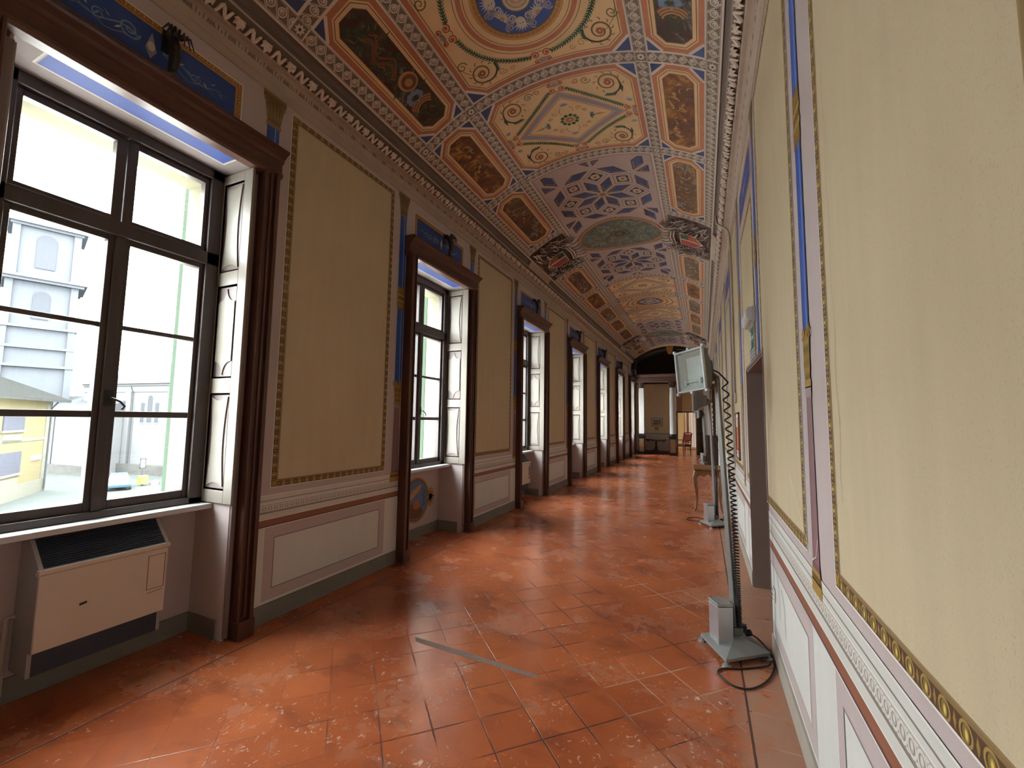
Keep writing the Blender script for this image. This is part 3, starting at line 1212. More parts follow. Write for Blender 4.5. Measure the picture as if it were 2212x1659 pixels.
# plain end of the vault and the dark painted arch over the columns
S.rect(-SI + HB, SI - HB, 19.865, 20.285, .001, m_ochre)
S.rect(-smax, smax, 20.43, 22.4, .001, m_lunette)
ceil = S.build('ceiling')
ceil['kind'] = 'structure'
MB().box(-3.66, XR + .9, Y0 - .3, 22.45, 5.3, 5.42).build('cover_slab', m_cove, ceil)  # unseen slab added over the vault to block sky light leaking through joints


def framed_octagon(S, s0, s1, t0, t1, ch, fill):
    S.rect(s0, s1, t0, t1, .001, m_blue)
    O = octagon(s0, s1, t0, t1, ch)
    for p, q in ((0, 7), (1, 2), (3, 4), (5, 6)):
        S.strip(O[p], O[q], .014, .0018, m_stone)
    S.poly(O, .0014, m_terra)
    S.poly(inset(O, .048), .0022, m_ochre)
    S.ring(O, .062, .068, .003, m_dkbrown)
    if fill:
        I = inset(O, .105)
        S.poly(I, .003, fill)
        S.ring(I, -.006, 0, .0034, m_line)
    return O


def garland(S, pts, h, dense=1):
    S.line(pts, .014, h, m_green)
    acc = 0
    for i in range(len(pts) - 1):
        a, b = pts[i], pts[i + 1]
        an = atan2(b[1] - a[1], b[0] - a[0])
        for j in range(2 * dense):
            f = j / (2 * dense)
            p = (a[0] + (b[0] - a[0]) * f, a[1] + (b[1] - a[1]) * f)
            S.leaf(p, an + .75, .046, .017, h + .0004, m_green if (i + j) % 3 else m_olive)
            S.leaf(p, an - .75, .046, .017, h + .0004, m_green)


def volute(S, c, r, a0, turns, h, m, w=.010):
    S.line(spiral(c, r * 1.1, r * .18, a0, turns), w * 1.45, h, m, .35)


def node(S, c, ang, h):
    """red scroll knot with a blue flower where garlands meet"""
    ca, sa = cos(ang), sin(ang)
    P = lambda a, b: (c[0] + a * ca - b * sa, c[1] + a * sa + b * ca)
    for sg in (-1, 1):
        volute(S, P(-.01, sg * .055), .038, ang + pi / 2 * sg, sg * 1.6, h, m_rededge, .009)
        volute(S, P(.065, sg * .06), .026, ang - pi / 2 * sg, -sg * 1.4, h, m_rededge, .008)
        S.ell(P(.065, sg * .06), .011, .011, h + .0004, m_rededge, 10)
        S.ell(P(-.01, sg * .055), .014, .014, h + .0004, m_rededge, 10)
        S.ell(P(.10, sg * .045), .012, .012, h, m_tan, 8)
    for i in range(7):
        S.leaf(P(.03, 0), ang + (i - 3) * .38, .075, .02, h + .0002, m_bluepale if i % 2 else m_tan)
    S.ell(P(.05, 0), .016, .016, h + .0006, m_lilac, 10)
    S.line([P(-.03, -.03), P(-.045, 0), P(-.03, .03)], .008, h, m_rededge)


def rinceau(S, c, R, a0, sg, h, flower=m_rededge):
    """one big acanthus scroll: stem, volute, leaves, flower"""
    S.line(spiral(c, R, R * .35, a0, sg * 1.35, 26), .019, h, m_line, .3)
    S.line(spiral(c, R * .97, R * .35, a0 + .2, sg * 1.3, 26), .009, h + .0003, m_olive, .3)
    S.line(spiral(c, R * 1.45, R, a0 - sg * 1.5, sg * .24, 8), .018, h, m_dkbrown)
    for i in range(9):
        a = a0 + sg * (i * .62 - .8)
        r = R * (1.02 if i > 1 else 1.2)
        p = (c[0] + r * cos(a), c[1] + r * sin(a))
        S.line([p, (p[0] + R * .22 * cos(a + sg * .5), p[1] + R * .22 * sin(a + sg * .5)), (p[0] + R * .36 * cos(a + sg * 1.1), p[1] + R * .36 * sin(a + sg * 1.1))], .014, h, m_olive if i % 2 else m_line, .8)
    for i in range(5):
        a = a0 - sg * (1.1 + i * .14)
        S.leaf((c[0] + R * 1.28 * cos(a), c[1] + R * 1.28 * sin(a)), a - sg * .9, R * .62, R * .22, h + .0004, m_green)
    S.ell(c, R * .34, R * .34, h + .0004, m_tan, 14)
    for i in range(6):
        S.ell((c[0] + R * .2 * cos(i * pi / 3), c[1] + R * .2 * sin(i * pi / 3)), R * .12, R * .12, h + .0008, flower, 8)
    S.ell(c, R * .09, R * .09, h + .0012, m_pale, 8)


def circle_panel(S, t0, t1):
    hs = SI - HB
    framed_octagon(S, -hs, hs, t0 + HB, t1 - HB, .17, None)
    c = (0, (t0 + t1) / 2)
    h = .0034
    S.ering(c, .535, .535, .529, .529, h, m_line)
    S.ering(c, .505, .505, .462, .462, h, m_terra)
    S.ering(c, .447, .447, .441, .441, h, m_line)
    S.ell(c, .392, .392, h, m_golddk)
    S.ering(c, .388, .388, .322, .322, h + .0006, m_egg_gold, 56)
    S.ell(c, .322, .322, h + .001, m_pblue)
    for i in range(8):                      # masks and palmettes in grisaille round the boss
        a = i * pi / 4 + .2
        p = (c[0] + .222 * cos(a), c[1] + .222 * sin(a))
        if i % 2:
            for j in range(9):
                S.leaf(p, a + pi + (j - 4) * .42, .085, .024, h + .002, m_pale)
            S.ell(p, .02, .02, h + .0026, m_tan, 10)
        else:
            S.ell(p, .044, .054, h + .002, m_pale, 14)
            for j in range(7):
                S.leaf(p, a + (j - 3) * .35, .095, .022, h + .0018, m_pale)
            for dx in (-.013, .013):
                S.ell((p[0] + dx, p[1] + .008), .006, .005, h + .0028, m_dkbrown, 8)
        q = a + pi / 8
        for rr, k in ((.275, 1), (.19, -1), (.235, 1)):
            volute(S, (c[0] + rr * cos(q), c[1] + rr * sin(q)), .036, q, k * 1.6, h + .002, m_lilac if k > 0 else m_pale, .011)
    S.ell(c, .125, .125, h + .002, m_golddk, 30)
    for r, m in ((.115, m_pale), (.092, m_tan), (.078, m_pale)):
        S.ell(c, r, r, h + .002 + (.13 - r) * .02, m, 30)
    for i in range(24):
        a = i * pi / 12
        S.leaf((c[0] + .028 * cos(a), c[1] + .028 * sin(a)), a, .05, .010, h + .0036, m_tan)
    S.ell(c, .026, .026, h + .004, m_pale, 14)
    S.ell(c, .012, .012, h + .0046, m_golddk, 10)
    for i in range(4):
        a = i * pi / 2
        rs = .62 if i % 2 else .66
        node(S, (c[0] + rs * cos(a), c[1] + min(rs, .60) * sin(a)), a, h)
        g = [(c[0] + .63 * cos(a + x), c[1] + .60 * sin(a + x)) for x in [.15 + 1.27 * j / 14 for j in range(15)]]
        garland(S, g, h, 1)
    for sx in (-1, 1):
        for sy in (-1, 1):
            rinceau(S, (c[0] + sx * .585, c[1] + sy * .505), .108, pi / 2 * sy, -sx * sy, h)
            volute(S, (c[0] + sx * .72, c[1] + sy * .34), .05, 0, sx * sy * 1.4, h, m_olive, .009)
            volute(S, (c[0] + sx * .40, c[1] + sy * .59), .04, 0, -sx * sy * 1.4, h, m_tan, .008)
            volute(S, (c[0] + sx * .30, c[1] + sy * .615), .026, 0, sx * sy * 1.3, h, m_tan, .007)
            S.line([(c[0] + sx * (.76 - .003 * i * i), c[1] + sy * (.28 + .035 * i)) for i in range(9)], .008, h, m_olive, .5)


def diamond_panel(S, t0, t1):
    hs = SI - HB
    ht = (t1 - t0) / 2 - HB
    framed_octagon(S, -hs, hs, t0 + HB, t1 - HB, .17, None)
    c = (0, (t0 + t1) / 2)
    h = .0034
    a, b = .62, .44
    D = [(c[0] + a, c[1]), (c[0], c[1] + b), (c[0] - a, c[1]), (c[0], c[1] - b)]
    S.ring(D, -.012, -.006, h, m_rededge)
    S.ring(D, 0, .055, h, m_lilac)
    S.ring(D, .066, .073, h, m_rededge)
    for i in range(10):
        an = i * pi / 5
        S.ell((c[0] + .088 * cos(an), c[1] + .075 * sin(an)), .024, .022, h, m_green, 8)
    S.ell(c, .056, .05, h + .0006, m_tan, 16)
    S.ell(c, .042, .038, h + .001, m_terra, 14)
    S.ell(c, .012, .011, h + .0014, m_pale, 8)
    for sg in (-1, 1):
        for i in range(6):
            S.leaf((c[0] + sg * .24, c[1]), (0 if sg > 0 else pi) + (i - 2.5) * .5, .07, .022, h, m_green if i % 2 else m_bluepale)
            S.leaf((c[0], c[1] + sg * .23), pi / 2 * sg + (i - 2.5) * .5, .06, .02, h, m_bluepale if i % 2 else m_lilac)
        S.leaf((c[0] + sg * .28, c[1]), 0 if sg > 0 else pi, .15, .035, h, m_tan)
        for sy in (-1, 1):
            volute(S, (c[0] + sg * .14, c[1] + sy * .15), .03, 0, sg * sy * 1.5, h, m_tan, .007)
            volute(S, (c[0] + sg * .20, c[1] + sy * .10), .024, pi, -sg * sy * 1.4, h, m_olive, .006)
            S.line([(c[0] + sg * .05, c[1] + sy * .21), (c[0] + sg * .08, c[1] + sy * .16), (c[0] + sg * .07, c[1] + sy * .12)], .006, h, m_line)
            # garlands outside the lozenge
            P, Q = (c[0] + sg * .09, c[1] + sy * (b + .035)), (c[0] + sg * (a + .01), c[1] + sy * .085)
            g = [(P[0] + (Q[0] - P[0]) * j / 12, P[1] + (Q[1] - P[1]) * j / 12 - sy * .018 * sin(pi * j / 12)) for j in range(13)]
            garland(S, g, h)
            rinceau(S, (c[0] + sg * .525, c[1] + sy * (ht - .215)), .118, pi * (sg < 0), sg * sy, h)
            volute(S, (c[0] + sg * .31, c[1] + sy * (ht - .135)), .048, 0, -sg * sy * 1.5, h, m_olive, .008)
            S.ell((c[0] + sg * .31, c[1] + sy * (ht - .135)), .016, .016, h + .0004, m_lilac, 8)
            volute(S, (c[0] + sg * .21, c[1] + sy * (ht - .12)), .032, pi, sg * sy * 1.4, h, m_rededge, .007)
            for i in range(5):
                S.leaf((c[0] + sg * .70, c[1] + sy * .15), (0 if sg > 0 else pi) + sg * sy * (.4 + i * .42), .06, .016, h, m_bluepale)
            S.leaf((c[0] + sg * .655, c[1] + sy * (ht - .25)), -sy * pi / 2, .12, .04, h, m_green)
        node(S, (c[0], c[1] + sg * (ht - .155)), pi / 2 * sg, h)
        node(S, (c[0] + sg * .685, c[1]), 0 if sg > 0 else pi, h)


def coffer(S, P, h, square=False):
    """one painted sunk coffer: shadowed edge, pale lower edge, blue or rosette ground"""
    P = inset(P, .025)
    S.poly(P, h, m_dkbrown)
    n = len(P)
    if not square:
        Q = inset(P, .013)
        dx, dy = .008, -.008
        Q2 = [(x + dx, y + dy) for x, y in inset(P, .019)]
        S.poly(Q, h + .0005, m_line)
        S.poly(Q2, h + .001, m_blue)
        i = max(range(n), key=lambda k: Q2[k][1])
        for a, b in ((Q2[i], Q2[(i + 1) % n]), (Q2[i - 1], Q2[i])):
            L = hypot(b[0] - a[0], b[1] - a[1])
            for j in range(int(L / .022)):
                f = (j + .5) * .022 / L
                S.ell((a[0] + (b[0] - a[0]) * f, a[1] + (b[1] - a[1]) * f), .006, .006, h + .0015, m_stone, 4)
    else:
        S.ring(P, .006, .042, h + .0005, m_cmauve)
        S.ring(P, .016, .034, h + .001, m_stone)
        S.ring(P, .022, .028, h + .0014, m_line)
        c = (sum(p[0] for p in P) / n, sum(p[1] for p in P) / n)
        for r, m in ((.062, m_stone), (.050, m_line), (.043, m_stone), (.030, m_line), (.022, m_tan), (.011, m_dkbrown)):
            S.ell(c, r, r, h + .001 + (.07 - r) * .03, m, 12)
        for i in range(4):
            S.leaf(c, i * pi / 2 + .6, .085, .03, h + .0008, m_stone)


def clip_rect(q, x0, x1, y0, y1):
    q = [tuple(p) for p in q]
    q = Surf._clip(Surf._clip(q, x0, 1), x1, -1)
    q = Surf._clip(Surf._clip([(p[1], p[0]) for p in q], y0, 1), y1, -1)
    out = []
    for p in q:
        p = (p[1], p[0])
        if not out or hypot(p[0] - out[-1][0], p[1] - out[-1][1]) > 1e-4:
            out.append(p)
    if len(out) > 1 and hypot(out[0][0] - out[-1][0], out[0][1] - out[-1][1]) < 1e-4:
        out.pop()
    return out


def area(q):
    return abs(sum(q[i][0] * q[(i + 1) % len(q)][1] - q[(i + 1) % len(q)][0] * q[i][1] for i in range(len(q)))) / 2


def star(S, c, a, h, clip):
    def vec(ang, l):
        return (l * cos(ang), l * sin(ang))
    add = lambda *v: (sum(x[0] for x in v), sum(x[1] for x in v))
    ph = pi / 8
    for k in range(8):
        d0, d1 = ph + k * pi / 4 - pi / 8, ph + k * pi / 4 + pi / 8
        u, v = vec(d0, a), vec(d1, a)
        r = [c, add(c, u), add(c, u, v), add(c, v)]
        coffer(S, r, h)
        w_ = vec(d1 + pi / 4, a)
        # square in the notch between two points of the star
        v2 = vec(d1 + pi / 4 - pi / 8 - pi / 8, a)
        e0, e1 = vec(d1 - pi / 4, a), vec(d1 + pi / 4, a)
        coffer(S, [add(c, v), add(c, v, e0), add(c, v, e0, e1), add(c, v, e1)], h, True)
        # half lozenge beyond each point of the star
        tip = add(c, u, v)
        dm = (d0 + d1) / 2
        g0, g1 = vec(dm + radians(67.5), a), vec(dm - radians(67.5), a)
        V = add(c, v, e0, e1)
        for q in ([tip, add(tip, g1), add(tip, g0, g1), add(tip, g0)],
                  [V, add(V, vec(d1 - pi / 4, a)), add(V, vec(d1 - pi / 4, a), vec(d1, a)), add(V, vec(d1, a))],
                  [V, add(V, vec(d1, a)), add(V, vec(d1, a), vec(d1 + pi / 4, a)), add(V, vec(d1 + pi / 4, a))]):
            q = clip_rect(q, -clip[0], clip[0], clip[1], clip[2])
            if len(q) >= 3 and area(q) > .012:
                I = inset(q, .03)
                if area(I) > .0012 and all(abs(p[0] - r_[0]) + abs(p[1] - r_[1]) < .25 for p, r_ in zip(I, q)):
                    coffer(S, q, h + .0001 * k)
    S.ell(c, .06, .06, h + .001, m_tan, 14)
    for i in range(8):
        S.leaf(c, i * pi / 4, .085, .035, h + .0008, m_stone)
    for r, m in ((.042, m_line), (.034, m_tan), (.016, m_dkbrown)):
        S.ell(c, r, r, h + .002 - r * .01, m, 12)


def coffered(S, t0, t1):
    hs = SI - HB
    tc = (t0 + t1) / 2
    S.rect(-hs, hs, t0 + HB, t1 - HB, .001, m_cmauve)
    R = [(-hs, t0 + HB), (hs, t0 + HB), (hs, t1 - HB), (-hs, t1 - HB)]
    S.ring(R, .018, .024, .0016, m_line)
    dt = 1.465
    for sg in (-1, 1):
        c = (0, tc + sg * dt)
        star(S, c, .300, .002, (hs - .045, (t0 + .115) if sg < 0 else tc + .03, tc - .03 if sg < 0 else (t1 - .115)))


nm = {'circle': 'circle_panel', 'diamond': 'diamond_panel', 'coffer': 'coffered_panel'}
for i, kd in enumerate(KIND):
    if kd == 'plain':
        continue
    S = Surf(vault_fn, GRID)
    {'circle': circle_panel, 'diamond': diamond_panel, 'coffer': coffered}[kd](S, TB[i], TB[i + 1])
    S.build(nm[kd], ceil)
    if kd == 'coffer':
        c = (0, (TB[i] + TB[i + 1]) / 2)
        S = Surf(vault_fn, GRID)
        S.ell(c, .80, .66, .004, m_tan, 64)
        S.ering(c, .80, .66, .785, .645, .0046, m_dkbrown, 64)
        S.ering(c, .765, .625, .745, .605, .0046, m_terra, 64)
        S.ell(c, .715, .578, .005, m_relief_green, 64)
        S.ering(c, .720, .583, .708, .571, .0056, m_golddk, 64)
        # wreath and foliage of the grisaille relief
        for q in range(46):
            a = q * 2.39996
            r = .12 + .80 * sqrt((q + .5) / 46)
            p = (c[0] + .66 * r * cos(a), c[1] + .53 * r * sin(a))
            S.line(spiral(p, .062, .012, a, (1.2 if q % 2 else -1.2)), .016, .0056, m_relmid if q % 3 else m_olive, .6)
            S.leaf(p, a + .9, .10, .034, .0054, m_dkbrown)
            S.leaf(p, a + 1.2, .085, .022, .006, m_relmid)
        for r0, r1, m in ((.17, .15, m_dkbrown), (.145, .115, m_olive)):
            S.ering(c, r0, r0 * .85, r1, r1 * .85, .0064, m, 24)
        S.ell(c, .11, .095, .0064, m_dkbrown, 20)
        S.ell((c[0] - .01, c[1]), .05, .06, .007, m_olive, 16)
        S.build('oval_medallion', ceil)

for i in range(len(TS) - 1):
    t0, t1 = TS[i] + HB, TS[i + 1] - HB
    for sg in (-1, 1):
        if i in ARMS:
            continue
        a, b = sorted((sg * (SI + HB), sg * (SO - HB)))
        S = Surf(vault_fn, GRID)
        v = {3: 0, 4: 1, 5: 2, 7: 3, 8: 1, 9: 3, 10: 1, 11: 2, 13: 2, 14: 1}.get(i, 1)
        framed_octagon(S, a, b, t0, t1, .135, m_fig[v])
        c = ((a + b) / 2, (t0 + t1) / 2)
        L = (t1 - t0) / 2 - .17
        rnd = random.Random(i * 2 + (sg > 0))
        h = .0042
        if v == 0:
            # trophy: foliage, red ribbon, round shield, blue flowers, draped cloth
            for j in range(120):
                p = (c[0] + rnd.uniform(-.11, .11), c[1] + rnd.uniform(-L, L * .8))
                S.leaf(p, rnd.uniform(0, 6.28), rnd.uniform(.05, .10), .018, h, m_green if j % 4 else m_olive)
            S.line([(c[0] - .03 + .05 * sin(q * 1.1), c[1] - L * .75 + q * .045) for q in range(10)], .038, h + .0006, m_line, .3)
            S.line([(c[0] + .02 + .05 * sin(q * 1.1 + .4), c[1] - L * .75 + q * .045) for q in range(10)], .012, h + .001, m_rededge)
            S.ell((c[0] + .03, c[1] + .10), .10, .095, h + .001, m_tan, 24)
            S.ell((c[0] + .035, c[1] + .105), .078, .072, h + .0014, m_line, 24)
            S.ell((c[0] + .03, c[1] + .11), .04, .038, h + .0018, m_tan, 18)
            for j in range(9):
                a2 = j * .7
                S.ell((c[0] - .02 + .07 * cos(a2), c[1] + .27 + .05 * sin(a2)), .03, .03, h + .001, m_bluepale, 8)
                S.ell((c[0] - .02 + .07 * cos(a2), c[1] + .27 + .05 * sin(a2)), .012, .012, h + .0015, m_lilac, 8)
            for j in range(6):
                S.line(arc((c[0], c[1] + L * .62 + j * .012), .13 - .008 * j, pi * 1.02, pi * 1.9, 10, .06), .014, h + .001 + j * .0002, m_tan if j % 2 else m_line)
        else:
            cols = {1: (m_tan, m_line, m_gold), 2: (m_tan, m_line, m_lilac), 3: (m_lilac, m_pale, m_tan)}[v]
            for j in range(24):         # limbs, wings and drapery of the painted figures
                p = (c[0] + rnd.uniform(-.085, .085), c[1] + rnd.uniform(-L, L))
                a2, k = rnd.uniform(0, 6.28), rnd.uniform(-9, 9)
                pts = [(p[0] + .017 * q * cos(a2 + k * .035 * q), p[1] + .017 * q * sin(a2 + k * .035 * q)) for q in range(6)]
                pts = [(min(max(x, c[0] - .13), c[0] + .13), min(max(y, c[1] - L - .02), c[1] + L + .02)) for x, y in pts]
                S.line(pts, rnd.uniform(.016, .042), h + j * .00012, cols[j % 3], .75)
            for j in range(3):
                p = (c[0] + rnd.uniform(-.05, .05), c[1] + rnd.uniform(-L * .7, L * .7))
                S.ell(p, .022, .026, h + .0026, m_tan if v == 1 else m_line, 10)
        S.build('octagonal_panel', ceil)

m_armsground = plain('stucco_ground', (.085, .052, .042), .9, amt=.3)
# two pairs of stucco coats of arms over the cornice
for i in ARMS:
    for sg in (-1, 1):
        tc = (TS[i] + TS[i + 1]) / 2
        sc = (SI + SO) / 2 + .02
        S = Surf(vault_fn, GRID)
        a, b = sorted((sg * (SI - .01), sg * (SO + .05)))
        S.rect(a, b, TS[i] + HB, TS[i + 1] - HB, .002, m_armsground)
        # shield, point towards the cornice
        pl = lambda x, y: (sg * (sc + x), tc + y)
        S.poly([pl(-.17, -.24), pl(.09, -.25), pl(.26, 0), pl(.09, .25), pl(-.17, .24)], .05, m_stone)
        S.poly([pl(-.155, -.22), pl(.08, -.23), pl(.22, -.025), pl(-.155, -.025)], .054, m_rededge)
        S.poly([pl(-.155, .025), pl(.22, .025), pl(.08, .23), pl(-.155, .22)], .054, m_posterred)
        S.poly([pl(-.155, -.22), pl(-.02, -.22), pl(-.02, -.025), pl(-.155, -.025)], .056, m_green)
        S.line([pl(-.16, -.23), pl(.21, 0)], .012, .058, m_tan)
        S.line([pl(-.16, 0), pl(.22, 0)], .018, .057, m_stone)
        for q in range(4):
            S.line([pl(-.255 - .028 * q, -.30 + .04 * q), pl(-.285 - .028 * q, 0), pl(-.255 - .028 * q, .30 - .04 * q)], .02, .052 + .006 * q, m_stone if q % 2 == 0 else m_line)
        ar = S.build('coat_of_arms', ceil)
        o = MB()
        V = lambda x, y, h: vault_fn(sg * (sc + x), tc + y, h)
        rnd = random.Random(50 + i)
        for q in range(110):            # curling acanthus mantling on both sides
            sd = 1 if q % 2 else -1
            x = rnd.uniform(-.36, .36)
            y = sd * rnd.uniform(.24 - .5 * max(0, x - .1), .72 - .2 * abs(x))
            if abs(y) > .74:
                continue
            a2 = rnd.uniform(-.9, .9) + (0 if x < .1 else .6 * sd)
            L, k = rnd.uniform(.14, .26), rnd.uniform(4, 9) * sd
            pts, rr = [], []
            px, py = x, y
            for j in range(8):
                pts.append(V(px, py, .012 + .045 * sin(pi * j / 7)))
                an = pi + a2 + k * L * j / 7
                px += L / 8 * cos(an)
                py += L / 8 * sin(an)
                px, py = max(-.46, min(.40, px)), max(-.76, min(.76, py))
                rr.append(.017 * (1 - .8 * j / 7))
            o.tube(pts, rr, 5, q % 3 == 0, flat=.6)
        for q in range(13):            # rays and points of the crest towards the crown of the vault
            a2 = pi + (q - 6) * .2
            o.tube([V(-.30, .35 * (q - 6) / 6, .02), V(-.42 - .03 * cos((q - 6) * .25), .40 * (q - 6) / 6, .055), V(-.50 - .05 * cos((q - 6) * .25), .47 * (q - 6) / 6, .03)], [.02, .017, .004], 5, q % 2)
        o.build('stucco_foliage', [plain('stucco_mauve', (.40, .30, .26), .8, amt=.3, scale=20), m_line_white], ar, smooth='all')

# sloping flat plates breaking the cove under the coats of arms
for sg, t_ in ((1, 'trim_1'), (-1, 'trim_2')):
    par = bpy.data.objects[t_]
    bx = XL if sg > 0 else XR
    for i in ARMS:
        tc = (TS[i] + TS[i + 1]) / 2
        o = MB()
        fnc = lambda a, b, c, sg=sg, bx=bx: (bx + sg * a, c, b)
        o.prism([(.148, 4.41), (.21, 4.50), (.20, 4.53), (.135, 4.43)], tc - .55, tc + .55, fnc)
        o.build('cove_plate', m_cornice, par)

# ------------------------------------------------------------------ windows
def shutter(par, yc, sg):
    """one panelled inner shutter folded back against the niche side"""
    yf = yc + sg * .588
    o = MB()
    Y = lambda d: tuple(sorted((yf, yf + sg * d)))
    x0, x1, z0, z1 = -3.428, (-3.018 if sg > 0 else -3.095), .928, 3.40
    px0, px1 = -3.35, -3.112
    rows = [(1.018, 1.715), (1.825, 2.525), (2.63, 3.33)]
    y0, y1 = Y(.02)
    o.box(x0, px0, y0, y1, z0, z1).box(px1, x1, y0, y1, z0, z1)
    zs = [z0] + [z for r in rows for z in r] + [z1]
    for i in range(0, 8, 2):
        o.box(px0, px1, y0, y1, zs[i], zs[i + 1])
    sh = o.build('shutter', m_cream, par, bevel=.003)
    for k, (a, b) in enumerate(rows):
        o = MB()
        y0, y1 = Y(.02)
        o.box(px0, px1, yf + sg * .012 if sg > 0 else yf - .02, yf + .02 if sg > 0 else yf - .012, a, b, 1)
        for q in (0, 1):                     # bevelled surround
            i0 = .012
            for bx in ((px0, px0 + i0, a, b), (px1 - i0, px1, a, b), (px0, px1, a, a + i0), (px0, px1, b - i0, b)):
                yy = sorted((yf + sg * .006, yf + sg * .014))
                o.box(bx[0], bx[1], yy[0], yy[1], bx[2], bx[3], 0)
        xa, xb, za, zb = px0 + .026, px1 - .026, a + .026, b - .026
        xm, zm = (xa + xb) / 2, (za + zb) / 2
        P = []
        if k == 1:                           # pointed at both ends
            P = [(xa, za + .10)] + [(xa + (xm - xa) * sin(i * pi / 16), za + .10 - .10 * (1 - cos(i * pi / 16))) for i in range(1, 9)]
            P += [(xb - (p[0] - xa), p[1]) for p in P[-2::-1]]
            P = P + [(p[0], zb - (p[1] - za)) for p in P[::-1]]
        else:                                # waisted, with hollow ends
            n = 8
            P = [(xa + (xb - xa) * i / n, za + .028 * sin(pi * i / n)) for i in range(n + 1)]
            P += [(xb - .028 * sin(pi * i / n), za + (zb - za) * i / n) for i in range(1, n)]
            P += [(xb - (xb - xa) * i / n, zb - .028 * sin(pi * i / n)) for i in range(n + 1)]
            P += [(xa + .028 * sin(pi * i / n), zb - (zb - za) * i / n) for i in range(1, n)]
        o.prism(P, .004, .013, lambda p, q, c: (p, yf + sg * c, q), 0)
        o.build('shutter_panel', [m_cream, m_creampink], sh)
    o = MB()
    for z in (1.12, 2.2, 3.2):
        o.tube([(x0 - .004, yf - sg * .004, z - .05), (x0 - .004, yf - sg * .004, z + .05)], .008, 6)
    o.build('hinge', m_steel, sh)


